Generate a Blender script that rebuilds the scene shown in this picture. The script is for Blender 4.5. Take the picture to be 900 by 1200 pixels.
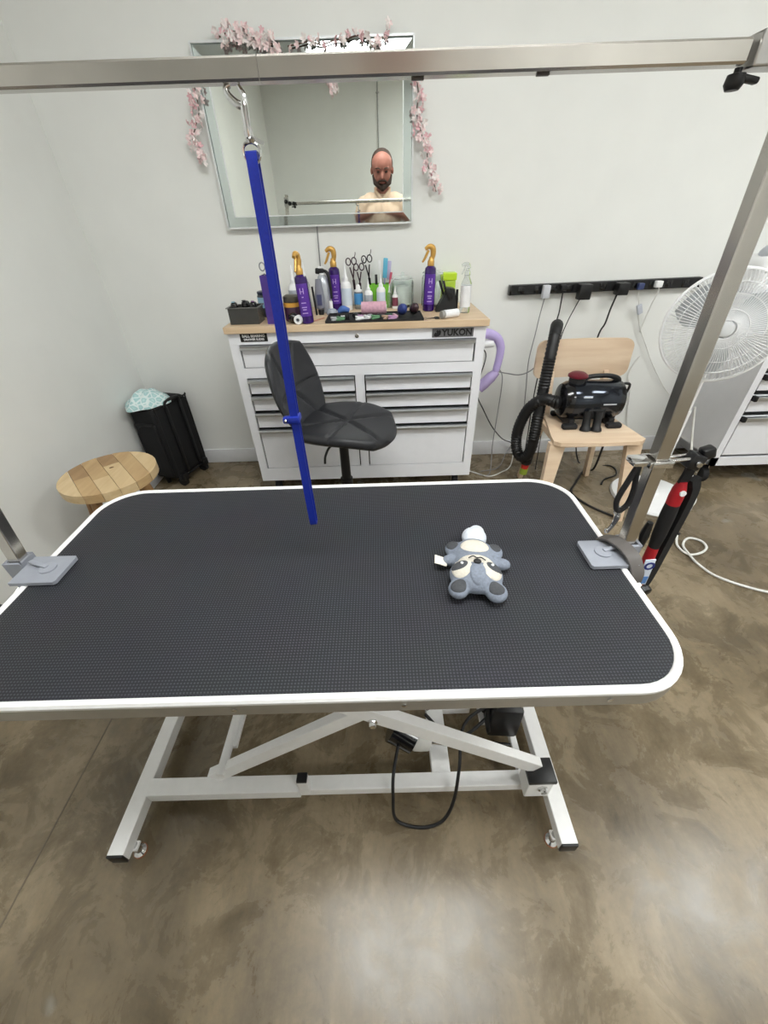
import bpy, bmesh, math, random
from mathutils import Vector, Matrix, Euler
for o in list(bpy.data.objects): bpy.data.objects.remove(o, do_unlink=True)
scene = bpy.context.scene
COL = scene.collection
rad = math.radians
random.seed(7)

# ------------------------------------------------------------------ camera
CAM_H = 1.275
def camera():
    th, roll, yaw = rad(36.4), rad(1.9), rad(-0.335)
    f = Vector((math.sin(yaw)*math.cos(th), math.cos(yaw)*math.cos(th), -math.sin(th)))
    r = Vector((math.cos(yaw), -math.sin(yaw), 0)); u = r.cross(f)
    r2 = r*math.cos(roll) - u*math.sin(roll); u2 = r*math.sin(roll) + u*math.cos(roll)
    cd = bpy.data.cameras.new('camera'); co = bpy.data.objects.new('camera', cd); COL.objects.link(co)
    M = Matrix((r2, u2, -f)).transposed().to_4x4(); M.translation = (0, 0, CAM_H)
    co.matrix_world = M
    cd.sensor_fit = 'VERTICAL'; cd.sensor_height = 36.0; cd.lens = 36.0*460.6/1200.0
    cd.clip_start = 0.01; cd.clip_end = 50
    scene.camera = co
    return r2, u2, f
CR, CU, CF = camera()

# ------------------------------------------------------------------ world, exposure
w = bpy.data.worlds.new('world'); scene.world = w; w.use_nodes = True
w.node_tree.nodes['Background'].inputs[0].default_value = (.9, .95, 1, 1)
w.node_tree.nodes['Background'].inputs[1].default_value = 0.3
vs = scene.view_settings
vs.view_transform = 'Standard'; vs.look = 'None'; vs.gamma = 1.0; vs.use_curve_mapping = False
vs.exposure = 0.47
PANEL_STRENGTH = 14.0

# ------------------------------------------------------------------ materials
def lin(c):
    return tuple(((v/255)/12.92 if v/255 <= .04045 else ((v/255+.055)/1.055)**2.4) for v in c) + (1,)
MATS = {}
def mat(name, col, rough=.5, metal=0., vary=.06, scale=30., bump=0., trans=0., ior=1.45, emit=0., coat=0., stretch=None, col2=None, detail=4., alpha=1.):
    """procedural Principled material: noise-varied colour, optional noise bump"""
    if name in MATS: return MATS[name]
    m = bpy.data.materials.new(name); m.use_nodes = True
    nt = m.node_tree; N = nt.nodes; L = nt.links
    b = N['Principled BSDF']
    b.inputs['Roughness'].default_value = rough; b.inputs['Metallic'].default_value = metal
    b.inputs['IOR'].default_value = ior; b.inputs['Transmission Weight'].default_value = trans
    b.inputs['Coat Weight'].default_value = coat; b.inputs['Alpha'].default_value = alpha
    tc = N.new('ShaderNodeTexCoord'); mp = N.new('ShaderNodeMapping'); L.new(tc.outputs['Object'], mp.inputs[0])
    if stretch: mp.inputs['Scale'].default_value = stretch
    nz = N.new('ShaderNodeTexNoise'); nz.inputs['Scale'].default_value = scale; nz.inputs['Detail'].default_value = detail
    L.new(mp.outputs[0], nz.inputs['Vector'])
    cr = N.new('ShaderNodeValToRGB'); c = lin(col)
    cr.color_ramp.elements[0].position = .3; cr.color_ramp.elements[1].position = .7
    a2 = lin(col2) if col2 else tuple(max(0, v*(1-vary)) for v in c[:3]) + (1,)
    b2 = c if col2 else tuple(min(1, v*(1+vary)) for v in c[:3]) + (1,)
    cr.color_ramp.elements[0].color = a2; cr.color_ramp.elements[1].color = b2
    L.new(nz.outputs['Fac'], cr.inputs[0]); L.new(cr.outputs[0], b.inputs['Base Color'])
    if bump:
        bp = N.new('ShaderNodeBump'); bp.inputs['Strength'].default_value = min(1, bump); bp.inputs['Distance'].default_value = .002
        L.new(nz.outputs['Fac'], bp.inputs['Height']); L.new(bp.outputs[0], b.inputs['Normal'])
    if emit:
        b.inputs['Emission Color'].default_value = c; b.inputs['Emission Strength'].default_value = emit
    MATS[name] = m
    return m

def floor_material():
    m = bpy.data.materials.new('polished_concrete'); m.use_nodes = True
    nt = m.node_tree; N = nt.nodes; L = nt.links; b = N['Principled BSDF']
    tc = N.new('ShaderNodeTexCoord')
    def noise(scale, det, rough=.6, dist=0., vec=None):
        n = N.new('ShaderNodeTexNoise'); n.inputs['Scale'].default_value = scale; n.inputs['Detail'].default_value = det
        n.inputs['Roughness'].default_value = rough; n.inputs['Distortion'].default_value = dist
        L.new(vec or tc.outputs['Object'], n.inputs['Vector']); return n
    def ramp(src, stops):
        r = N.new('ShaderNodeValToRGB'); e = r.color_ramp.elements
        while len(e) < len(stops): e.new(.5)
        for k, (p, c) in enumerate(stops): e[k].position = p; e[k].color = c
        L.new(src, r.inputs[0]); return r
    def mix(a, c, fac, mode='MIX'):
        x = N.new('ShaderNodeMix'); x.data_type = 'RGBA'; x.blend_type = mode
        if isinstance(fac, float): x.inputs[0].default_value = fac
        else: L.new(fac, x.inputs[0])
        L.new(a, x.inputs[6])
        if isinstance(c, tuple): x.inputs[7].default_value = c
        else: L.new(c, x.inputs[7])
        return x.outputs[2]
    mp = N.new('ShaderNodeMapping'); mp.inputs['Scale'].default_value = (1.5, .8, 1); mp.inputs['Rotation'].default_value = (0, 0, .5)
    L.new(tc.outputs['Object'], mp.inputs[0])
    big = noise(1.7, 9, .68, .4, mp.outputs[0])
    base = ramp(big.outputs['Fac'], [(.28, lin((90, 79, 61))), (.5, lin((129, 115, 92))), (.72, lin((162, 147, 123)))])
    med = noise(7, 8, .7, .6)
    mr = ramp(med.outputs['Fac'], [(.3, (.5, .49, .46, 1)), (.55, (1, 1, 1, 1)), (.75, (1.12, 1.12, 1.13, 1))])
    c = mix(base.outputs[0], mr.outputs[0], 1.0, 'MULTIPLY')
    fine = noise(60, 4, .7)
    fr = ramp(fine.outputs['Fac'], [(.25, (.8, .8, .79, 1)), (.6, (1.05, 1.05, 1.05, 1))])
    c = mix(c, fr.outputs[0], .8, 'MULTIPLY')
    # pale chips and blotches
    ch = noise(3.3, 3, .5, .3); chm = ramp(ch.outputs['Fac'], [(.69, (0, 0, 0, 1)), (.715, (1, 1, 1, 1))])
    c = mix(c, lin((150, 145, 134)), chm.outputs[0])
    st = noise(2.6, 7, .68, .5); sm = ramp(st.outputs['Fac'], [(.0, (.0, .0, .0, 1)), (.54, (0, 0, 0, 1)), (.72, (.6, .6, .6, 1))])
    mp2 = N.new('ShaderNodeMapping'); mp2.inputs['Scale'].default_value = (34, 5, 1); mp2.inputs['Rotation'].default_value = (0, 0, -.35); L.new(tc.outputs['Object'], mp2.inputs[0])
    sc2 = noise(1.0, 6, .75, .4, mp2.outputs[0]); sr = ramp(sc2.outputs['Fac'], [(.3, (.8, .79, .77, 1)), (.52, (1, 1, 1, 1)), (.7, (1.1, 1.1, 1.1, 1))])
    c = mix(c, sr.outputs[0], .75, 'MULTIPLY')
    c = mix(c, lin((82, 74, 62)), sm.outputs[0])
    L.new(c, b.inputs['Base Color'])
    rr = ramp(med.outputs['Fac'], [(.3, (.19, .19, .19, 1)), (.7, (.36, .36, .36, 1))]); L.new(rr.outputs[0], b.inputs['Roughness'])
    b.inputs['Specular IOR Level'].default_value = .42
    bp = N.new('ShaderNodeBump'); bp.inputs['Strength'].default_value = .12; bp.inputs['Distance'].default_value = .004
    L.new(med.outputs['Fac'], bp.inputs['Height']); L.new(bp.outputs[0], b.inputs['Normal'])
    return m

def ribbed_mat_material():
    m = bpy.data.materials.new('ribbed_rubber'); m.use_nodes = True
    nt = m.node_tree; N = nt.nodes; L = nt.links; b = N['Principled BSDF']
    tc = N.new('ShaderNodeTexCoord')
    def wave(ax):
        v = N.new('ShaderNodeTexWave'); v.wave_type = 'BANDS'; v.bands_direction = ax; v.inputs['Scale'].default_value = 2*math.pi/(.0054*20)*1.0
        L.new(tc.outputs['Object'], v.inputs['Vector']); return v
    a, c = wave('X'), wave('Y')
    mul = N.new('ShaderNodeMath'); mul.operation = 'MULTIPLY'; L.new(a.outputs['Fac'], mul.inputs[0]); L.new(c.outputs['Fac'], mul.inputs[1])
    r = N.new('ShaderNodeValToRGB'); r.color_ramp.elements[0].color = lin((35, 36, 41)); r.color_ramp.elements[1].color = lin((70, 72, 80))
    r.color_ramp.elements[0].position = .1; r.color_ramp.elements[1].position = .8
    L.new(mul.outputs[0], r.inputs[0])
    nz = N.new('ShaderNodeTexNoise'); nz.inputs['Scale'].default_value = 9; nz.inputs['Detail'].default_value = 5; L.new(tc.outputs['Object'], nz.inputs['Vector'])
    mx = N.new('ShaderNodeMix'); mx.data_type = 'RGBA'; mx.blend_type = 'MULTIPLY'; mx.inputs[0].default_value = .25
    L.new(r.outputs[0], mx.inputs[6]); L.new(nz.outputs['Color'], mx.inputs[7]); L.new(mx.outputs[2], b.inputs['Base Color'])
    b.inputs['Roughness'].default_value = .62; b.inputs['Specular IOR Level'].default_value = .35
    bp = N.new('ShaderNodeBump'); bp.inputs['Strength'].default_value = .5; bp.inputs['Distance'].default_value = .0012
    L.new(mul.outputs[0], bp.inputs['Height']); L.new(bp.outputs[0], b.inputs['Normal'])
    return m

def wood(name, c1, c2, scale=(3, 40, 40), rough=.45):
    return mat(name, c1, rough, col2=c2, scale=1.0, stretch=scale, detail=6., bump=.1)

WALL = mat('painted_wall', (230, 231, 228), .7, vary=.015, scale=6, bump=.05)
CEIL = mat('ceiling_paint', (235, 235, 232), .8, vary=.01, scale=6)
BASEB = mat('baseboard_paint', (226, 227, 230), .45, vary=.02)
WHITE = mat('white_powder_coat', (246, 246, 246), .38, vary=.02, scale=60)
CABW = mat('white_cabinet_enamel', (232, 233, 238), .3, vary=.015, scale=20)
CHROME = mat('brushed_steel', (196, 192, 186), .24, 1., vary=.06, scale=14, stretch=(1, 1, 1))
POLISH = mat('polished_chrome', (215, 215, 216), .1, 1., vary=.03)
ALU = mat('drawer_pull_aluminium', (205, 208, 212), .3, 1., vary=.03)
BLACK = mat('black_plastic', (22, 22, 24), .42, vary=.15)
BLACKG = mat('glossy_black_plastic', (15, 15, 18), .16, vary=.1, coat=.4)
RUBBER = mat('black_rubber', (26, 26, 28), .7, vary=.15)
CORDB = mat('black_cord', (24, 24, 26), .55)
CORDW = mat('white_cord', (226, 226, 222), .5)
CORDG = mat('grey_cord', (140, 140, 142), .55)
GREYP = mat('grey_clamp_plastic', (150, 154, 164), .45, vary=.04)
DGREY = mat('dark_grey_plastic', (92, 88, 86), .5)
BLUE = mat('blue_nylon', (20, 42, 150), .42, vary=.1, scale=300, bump=.15)
LEATHER = mat('black_faux_leather', (37, 38, 42), .42, vary=.12, scale=180, bump=.2)
BIRCH = wood('birch_plywood', (232, 210, 184), (215, 187, 158), (2.5, 26, 26), .42)
BENCH = wood('wood_worktop', (222, 198, 168), (200, 172, 138), (3, 30, 30), .4)
STOOLW = [wood('acacia_light', (214, 190, 150), (196, 168, 124), (30, 4, 30), .5), wood('acacia_tan', (196, 166, 122), (172, 140, 98), (30, 4, 30), .5), wood('acacia_brown', (168, 136, 96), (146, 114, 78), (30, 4, 30), .5)]
STOOLLEG = wood('acacia_leg', (176, 138, 92), (140, 102, 62), (30, 30, 4), .5)
PURPLE = mat('purple_bottle', (46, 18, 92), .22, vary=.1, coat=.3)
PLABEL = mat('purple_label', (86, 44, 150), .4)
GOLD = mat('gold_plastic', (205, 160, 84), .28, .35, vary=.08)
WHITEP = mat('white_plastic', (236, 237, 238), .4, vary=.02)
LILAC = mat('lilac_plastic', (180, 164, 214), .4, vary=.03)
GLASS = mat('clear_glass', (240, 246, 244), .04, trans=1., ior=1.15, vary=.01)
CLEARP = mat('clear_plastic', (236, 240, 240), .12, trans=.85, ior=1.2, vary=.01)
MIRROR = mat('mirror_glass', (236, 240, 235), .01, 1., vary=.0)
PETAL = mat('pink_petal', (240, 212, 214), .7, col2=(248, 232, 230), scale=60, vary=.1)
PETALD = mat('deep_pink_petal', (228, 186, 192), .7, vary=.1)
STEM = mat('brown_twig', (98, 74, 62), .8)
FABRICB = mat('black_luggage_fabric', (20, 20, 22), .8, vary=.2, scale=250, bump=.3)
LEGEND = mat('white_print', (225, 225, 225), .5)
BLKPRINT = mat('black_print', (14, 14, 14), .5)

# ------------------------------------------------------------------ mesh builder
class MB:
    def __init__(s, T=None): s.bm = bmesh.new(); s.T = T or Matrix.Identity(4)
    def _new(s, verts, faces):
        vs_ = [s.bm.verts.new(s.T @ Vector(v)) for v in verts]
        for f in faces:
            try: s.bm.faces.new([vs_[i] for i in f])
            except ValueError: pass
        return vs_
    def box(s, c, d, R=None, bev=0., seg=2):
        x, y, z = d[0]/2, d[1]/2, d[2]/2
        co = [Vector(v) for v in ((-x,-y,-z),(x,-y,-z),(x,y,-z),(-x,y,-z),(-x,-y,z),(x,-y,z),(x,y,z),(-x,y,z))]
        if R is not None: co = [R.to_3x3() @ v for v in co]
        co = [v + Vector(c) for v in co]
        vv = s._new(co, [(0,3,2,1),(4,5,6,7),(0,1,5,4),(1,2,6,5),(2,3,7,6),(3,0,4,7)])
        if bev:
            ed = {e for v in vv for e in v.link_edges}
            bmesh.ops.bevel(s.bm, geom=list(ed), offset=bev, segments=seg, affect='EDGES', profile=.5)
        return s
    def bar(s, p0, p1, wx, wy, up=(0,0,1), bev=0.):
        """square tube between two points; wx across, wy along 'up'"""
        p0, p1 = Vector(p0), Vector(p1); d = (p1-p0); L = d.length; d.normalize()
        up = Vector(up); x = up.cross(d)
        if x.length < 1e-4: x = Vector((1,0,0)).cross(d)
        x.normalize(); y = d.cross(x)
        R = Matrix((x, y, d)).transposed()
        return s.box((p0+p1)/2, (wx, wy, L), R, bev)
    def ring(s, c, x, y, r, seg):
        return [Vector(c) + x*(r*math.cos(2*math.pi*k/seg)) + y*(r*math.sin(2*math.pi*k/seg)) for k in range(seg)]
    def sweep(s, rings, caps=True, closed=False):
        n = len(rings[0]); verts = [v for r in rings for v in r]; faces = []
        m = len(rings)
        for i in range(m if closed else m-1):
            a, b = i*n, ((i+1) % m)*n
            for k in range(n): faces.append((a+k, a+(k+1) % n, b+(k+1) % n, b+k))
        if caps and not closed:
            faces.append(tuple(range(n-1, -1, -1))); faces.append(tuple(range((m-1)*n, m*n)))
        s._new(verts, faces); return s
    def cyl(s, p0, p1, r0, r1=None, seg=20, caps=True):
        p0, p1 = Vector(p0), Vector(p1); d = (p1-p0).normalized(); x = d.orthogonal().normalized(); y = d.cross(x)
        return s.sweep([s.ring(p0, x, y, r0, seg), s.ring(p1, x, y, r0 if r1 is None else r1, seg)], caps)
    def tube(s, pts, r, seg=8, closed=False, sub=6, smooth=True, flat=None):
        """tube through points (Catmull-Rom). r: number or list per control point. flat=(w,t,upvec): strap section"""
        P = [Vector(p) for p in pts]; n = len(P); out = []; rs = []
        R = r if isinstance(r, (list, tuple)) else [r]*n
        if smooth and n > 2:
            for i in range(n if closed else n-1):
                a = P[(i-1) % n] if (closed or i > 0) else P[0]*2-P[1]
                b, c = P[i], P[(i+1) % n]
                d = P[(i+2) % n] if (closed or i < n-2) else P[-1]*2-P[-2]
                for k in range(sub):
                    t = k/sub
                    out.append(.5*((2*b) + (c-a)*t + (2*a-5*b+4*c-d)*t*t + (3*b-a-3*c+d)*t**3)); rs.append(R[i]*(1-t)+R[(i+1) % n]*t)
            if not closed: out.append(P[-1]); rs.append(R[-1])
        else: out, rs = P, list(R)
        m = len(out); rings = []; x = None
        for i in range(m):
            t = (out[(i+1) % m]-out[i-1]) if (closed or 0 < i < m-1) else (out[1]-out[0] if i == 0 else out[-1]-out[-2])
            if t.length < 1e-9: t = Vector((0,0,1))
            t.normalize()
            if flat:
                u = Vector(flat[2]); x = u - t*u.dot(t)
                if x.length < 1e-6: x = t.orthogonal()
                x.normalize(); y = t.cross(x); wd, tk = flat[0]/2, flat[1]/2
                rings.append([out[i]+x*wd+y*tk, out[i]-x*wd+y*tk, out[i]-x*wd-y*tk, out[i]+x*wd-y*tk])
            else:
                x = t.orthogonal() if x is None else x - t*x.dot(t)
                if x.length < 1e-6: x = t.orthogonal()
                x.normalize(); y = t.cross(x); rings.append(s.ring(out[i], x, y, rs[i], seg))
        return s.sweep(rings, True, closed)
    def lathe(s, prof, c=(0,0,0), d=(0,0,1), seg=24):
        c = Vector(c); d = Vector(d).normalized(); x = d.orthogonal().normalized(); y = d.cross(x)
        if abs(d.z) > .999: x, y = Vector((1,0,0)), Vector((0,1,0)) * (1 if d.z > 0 else -1)
        rings = [s.ring(c + d*z, x, y, max(r, 1e-4), seg) for r, z in prof]
        return s.sweep(rings, True)
    def ball(s, c, r, seg=16, rings=10, R=None):
        if not isinstance(r, (tuple, list)): r = (r, r, r)
        verts, faces = [], []
        for i in range(rings+1):
            ph = math.pi*i/rings
            for k in range(seg):
                a = 2*math.pi*k/seg
                v = Vector((r[0]*math.sin(ph)*math.cos(a), r[1]*math.sin(ph)*math.sin(a), r[2]*math.cos(ph)))
                if R is not None: v = R.to_3x3() @ v
                verts.append(v + Vector(c))
        for i in range(rings):
            for k in range(seg):
                a, b = i*seg+k, i*seg+(k+1) % seg
                faces.append((a, a+seg, b+seg, b))
        s._new(verts, faces)
        return s
    def prism(s, poly, z0, z1, M=None):
        """extruded polygon in local xy"""
        M = M or Matrix.Identity(4); n = len(poly)
        verts = [M @ Vector((p[0], p[1], z0)) for p in poly] + [M @ Vector((p[0], p[1], z1)) for p in poly]
        s._new(verts, [tuple(range(n-1,-1,-1)), tuple(range(n, 2*n))] + [(k, (k+1) % n, n+(k+1) % n, n+k) for k in range(n)])
        return s
    def mesh(s, name):
        bmesh.ops.remove_doubles(s.bm, verts=s.bm.verts, dist=1e-6)
        bmesh.ops.recalc_face_normals(s.bm, faces=s.bm.faces)
        me = bpy.data.meshes.new(name); s.bm.to_mesh(me); s.bm.free(); return me

OFF = {}
def thing(name, label, cat, loc, group=None):
    o = bpy.data.objects.new(name, None); COL.objects.link(o); o.location = loc; o.empty_display_size = .05
    o['label'] = label; o['category'] = cat
    if group: o['group'] = group
    OFF[o.name] = Vector(loc); return o
def obj(name, mb, m, parent=None, origin=None, smooth=40, label=None):
    """link the builder's world-space geometry as one mesh object, under parent if given"""
    me = mb.mesh(name) if isinstance(mb, MB) else mb
    off = OFF[parent.name] if parent else Vector(origin or (0,0,0))
    me.transform(Matrix.Translation(-off))
    for p in me.polygons: p.use_smooth = True
    me.set_sharp_from_angle(angle=rad(smooth))
    me.materials.append(m)
    o = bpy.data.objects.new(name, me); COL.objects.link(o)
    if parent: o.parent = parent
    else: o.location = off
    OFF[o.name] = off
    if label: o['label'] = label
    return o
def single(name, mb, m, label, cat, origin, group=None, smooth=40):
    o = obj(name, mb, m, None, origin, smooth); o['label'] = label; o['category'] = cat
    if group: o['group'] = group
    return o
def struct(name, mb, m, parent=None, origin=None):
    o = obj(name, mb, m, parent, origin)
    if not parent: o['kind'] = 'structure'
    return o
def bake(o):
    dg = bpy.context.evaluated_depsgraph_get(); dg.update()
    me = bpy.data.meshes.new_from_object(o.evaluated_get(dg)); o.modifiers.clear(); o.data = me
    for p in me.polygons: p.use_smooth = True
def text_mesh(body, size, M, depth=.0006, align='CENTER', bold=0.):
    cu = bpy.data.curves.new('lettering', 'FONT'); cu.body = body; cu.size = size; cu.align_x = align; cu.align_y = 'CENTER'; cu.extrude = depth; cu.offset = bold
    cu.resolution_u = 3
    to = bpy.data.objects.new('lettering', cu); COL.objects.link(to)
    dg = bpy.context.evaluated_depsgraph_get(); dg.update()
    me = bpy.data.meshes.new_from_object(to.evaluated_get(dg)); bpy.data.objects.remove(to, do_unlink=True); bpy.data.curves.remove(cu)
    me.materials.clear(); me.transform(M); return me
FRONT = Matrix(((1,0,0,0),(0,0,-1,0),(0,1,0,0),(0,0,0,1)))     # text lying in xy -> standing, facing -Y
def rrect(x0, x1, y0, y1, r, n=10):
    pts = []
    for cx, cy, a0 in ((x1-r, y1-r, 0), (x0+r, y1-r, 90), (x0+r, y0+r, 180), (x1-r, y0+r, 270)):
        for k in range(n+1): a = rad(a0 + 90*k/n); pts.append((cx + r*math.cos(a), cy + r*math.sin(a)))
    return pts
def RZ(a): return Matrix.Rotation(rad(a), 4, 'Z')
def RX(a): return Matrix.Rotation(rad(a), 4, 'X')
def RY(a): return Matrix.Rotation(rad(a), 4, 'Y')
def TR(*v): return Matrix.Translation(Vector(v))

# ------------------------------------------------------------------ room
X0, X1, Y0, Y1, ZC = -1.425, 3.7, -2.5, 2.36, 2.75
T_ = .1
struct('floor', MB().box(((X0+X1)/2, (Y0+Y1)/2, -.05), (X1-X0+.4, Y1-Y0+.4, .1)), floor_material())
struct('ceiling', MB().box(((X0+X1)/2, (Y0+Y1)/2, ZC+.05), (X1-X0+.4, Y1-Y0+.4, .1)), CEIL)
struct('wall_back', MB().box(((X0+X1)/2, Y1+T_/2, ZC/2), (X1-X0+.2, T_, ZC)), WALL)
struct('wall_front', MB().box(((X0+X1)/2, Y0-T_/2, ZC/2), (X1-X0+.2, T_, ZC)), WALL)
struct('wall_left', MB().box((X0-T_/2, (Y0+Y1)/2, ZC/2), (T_, Y1-Y0, ZC)), WALL)
struct('wall_right', MB().box((X1+T_/2, (Y0+Y1)/2, ZC/2), (T_, Y1-Y0, ZC)), WALL)
def baseb(name, c, d):
    m = MB(); m.box(c, d, bev=.004); struct(name, m, BASEB)
baseb('baseboard_back', ((X0+X1)/2, Y1-.0065, .048), (X1-X0, .013, .096))
baseb('baseboard_left', (X0+.0065, (Y0+Y1)/2-.02, .048), (.013, Y1-Y0-.04, .096))
# saw-cut control joint running across the slab
struct('trim_1', MB().box((-.91, .0, .0004), (.004, 4.6, .0006)), mat('joint_filler', (104, 94, 78), .6))

cd_ = thing('wall_conduit', 'thin vertical cable conduit on the far wall behind the man in the mirror', 'conduit', (.05, Y0+.008, 1.1))
obj('pipe', MB().cyl((.05, Y0+.008, 1.1), (.05, Y0+.008, ZC-.02), .008, seg=12), mat('conduit_grey', (176, 178, 176), .5), cd_)
for z in (1.15, 1.9, 2.6): obj('pipe_clip', MB().box((.05, Y0+.009, z), (.04, .018, .014), bev=.003), mat('conduit_clip', (190, 190, 188), .5), cd_)
PAN_EM = mat('lit_diffuser', (253, 255, 253), .5, vary=0., emit=PANEL_STRENGTH)
for k, (x, y) in enumerate(((.1, .38), (2.3, .55), (1.5, -1.5))):
    t = thing('ceiling_light', 'flat lit ceiling panel in a white frame, ' + ('above the grooming table', 'between grooming table and right wall', 'above the open floor behind the man')[k], 'ceiling light', (x, y, ZC-.03), 'ceiling light panels')
    fr = MB()
    for sx in (-1, 1): fr.box((x+sx*.6, y, ZC-.015), (.03, .6, .028))
    for sy in (-1, 1): fr.box((x, y+sy*.3, ZC-.015), (1.23, .03, .028))
    obj('frame', fr, WHITE, t); obj('diffuser', MB().box((x, y, ZC-.012), (1.17, .57, .012)), PAN_EM, t)

# ------------------------------------------------------------------ grooming table
TX0, TX1, TY0, TY1, TZ = -.757, .491, .312, .927, .69
gt = thing('grooming_table', 'long grooming table with black ribbed mat top, white rim and white scissor lift base', 'table', (-.133, .62, 0))
RIBBED = ribbed_mat_material()
obj('mat_top', MB().prism(rrect(TX0+.013, TX1-.013, TY0+.013, TY1-.013, .095), TZ-.018, TZ), RIBBED, gt, label='black ribbed rubber table mat')
def rim_ring(prof):
    m = MB(); m.sweep([[Vector((x, y, z)) for x, y in rrect(TX0+i, TX1-i, TY0+i, TY1-i, .105-i)] for i, z in prof], False, True); return m
obj('rim', rim_ring([(.0135, TZ-.009), (.001, TZ-.009), (0, TZ-.007), (0, TZ-.002), (.003, TZ+.003), (.011, TZ+.003), (.0135, TZ)]), WHITE, gt, smooth=30)
obj('apron', rim_ring([(.010, TZ-.0355), (.001, TZ-.0355), (.001, TZ-.0092), (.010, TZ-.0092)]), mat('satin_aluminium_edge', (176, 172, 164), .45, .6), gt, smooth=30)
obj('underside_board', MB().prism(rrect(TX0+.012, TX1-.012, TY0+.012, TY1-.012, .09), TZ-.034, TZ-.019), mat('table_board', (90, 84, 76), .7), gt)
for x in (-.244, .02, .338):
    obj('rim_screw', MB().lathe([(.0045, 0), (.0045, .0015), (.002, .0025)], (x, TY0, TZ-.018), (0,-1,0), 12), POLISH, gt)
# base
ZB = .065; TW = .04
def capped(name, mb, *caps):
    o = obj(name, mb, WHITE, gt, smooth=20)
    for c in caps: obj('end_cap', c, BLACK, o)
    return o
LX, RXX = -.667, .411
for x in (LX, RXX):
    capped('base_leg', MB().box((x, .62, ZB+.0), (TW, .69, TW), bev=.003), MB().box((x, .2735, ZB), (TW*.98, .006, TW*.98), bev=.002), MB().box((x, .9665, ZB), (TW*.98, .006, TW*.98), bev=.002))
    sx = 1 if x < 0 else -1
    for y in (.315, .925):
        o = obj('leveling_foot', MB().lathe([(.015, 0), (.015, .006), (.008, .012), (.008, .046)], (x+sx*.017, y-.012, 0), seg=20), POLISH, gt)
        obj('foot_pad', MB().lathe([(.0165, 0), (.0165, .004)], (x+sx*.017, y-.012, 0), seg=20), mat('tan_pad', (150, 100, 70), .7), o)
        obj('foot_bracket', MB().box((x+sx*.017, y-.012, ZB-.024), (.02, .02, .008)), WHITE, o)
for y in (.415, .83):
    obj('base_rail', MB().box(((LX+RXX)/2, y, ZB+.005), (RXX-LX-TW, .036, .034), bev=.003), WHITE, gt, smooth=20)
obj('base_rail', MB().box((.345, .62, ZB), (.018, .38, .026), bev=.002), WHITE, gt, smooth=20)
obj('cross_rail', MB().box((.128, .53, ZB+.003), (.05, .2, .03), bev=.003), WHITE, gt, smooth=20)
obj('cross_rail', MB().box((.212, .72, ZB+.003), (.04, .2, .03), bev=.003), WHITE, gt, smooth=20)
obj('cross_rail', MB().box((.17, .615, ZB+.003), (.135, .03, .026), bev=.003), WHITE, gt, smooth=20)
# stop stub and pivot bracket
capped('stop_stub', MB().box((-.232, .404, ZB+.046), (.026, .022, .07), bev=.002), MB().box((-.232, .404, ZB+.085), (.0262, .0222, .01), bev=.002))
pb = obj('pivot_bracket', MB().box((.362, .398, .122), (.062, .05, .085), bev=.003), WHITE, gt, smooth=20)
obj('end_cap', MB().box((.362, .398, .17), (.068, .056, .014), bev=.002), BLACK, pb)
obj('pivot_bolt', MB().lathe([(.013, 0), (.013, .004), (.008, .0045), (.008, .012)], (.368, .373, .135), (0,-1,0), 6), POLISH, pb)
# scissor arms
for y in (.435, .81):
    obj('scissor_arm', MB().bar((-.478, y, .100), (.225, y, .640), .04, .022, (0,1,0), .002), WHITE, gt, smooth=20)
    obj('scissor_arm', MB().bar((.352, y-.028, .184), (-.29, y-.028, .640), .04, .022, (0,1,0), .002), WHITE, gt, smooth=20)
    obj('pivot_bolt', MB().lathe([(.011, 0), (.011, .003), (.007, .0035), (.007, .012)], (-.04, y-.039, .448), (0,-1,0), 6), POLISH, gt)
obj('scissor_cross_bar', MB().cyl((-.44, .41, .155), (-.44, .83, .155), .012), WHITE, gt)
obj('slide_channel', MB().box((-.447, .4135, ZB+.006), (.4, .041, .039), bev=.002), WHITE, gt, smooth=20)
obj('lift_cross_tube', MB().box((-.425, .645, .15), (.014, .33, .014), bev=.002), WHITE, gt)
for y in (.40, .85): obj('upper_rail', MB().box((-.13, y, .641), (1.0, .035, .03), bev=.002), WHITE, gt)
# lift motor
mt = obj('lift_motor', MB().cyl((.0, .515, .175), (.058, .495, .15), .043, .043, 24).cyl((.07, .6, .24), (.12, .57, .21), .045, .04, 24), BLACKG, gt)
obj('gear_housing', MB().lathe([(.03, 0), (.034, .012), (.03, .028), (.022, .05)], (.055, .497, .152), (.9,-.25,-.2), 18), mat('cast_grey', (205, 204, 200), .5), mt)
obj('screw_shaft', MB().cyl((.09, .49, .145), (.31, .46, .15), .012), POLISH, mt)
ps = obj('power_supply', MB().box((.314, .575, .155), (.085, .12, .14), RZ(-4), .01), BLACK, gt)
obj('supply_bracket', MB().box((.31, .6, .075), (.1, .08, .02)), WHITE, ps)
for sx in (-1, 1): obj('case_screw', MB().cyl((.314+sx*.032, .53, .2245), (.314+sx*.032, .53, .2275), .004, seg=10), POLISH, ps)
obj('coiled_lead', MB().tube([(.27, .54, .2), (.262, .53, .16), (.27, .52, .12), (.262, .535, .19), (.268, .55, .22), (.26, .56, .15)], .006), CORDB, ps)
obj('motor_lead', MB().tube([(.02, .49, .17), (.0, .41, .15), (-.003, .37, .1), (.0, .35, .03), (.03, .34, .006), (.08, .335, .005), (.125, .345, .02), (.15, .365, .09), (.165, .41, .17), (.19, .5, .2), (.27, .55, .21)], .0042, 8), CORDB, gt)
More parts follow.
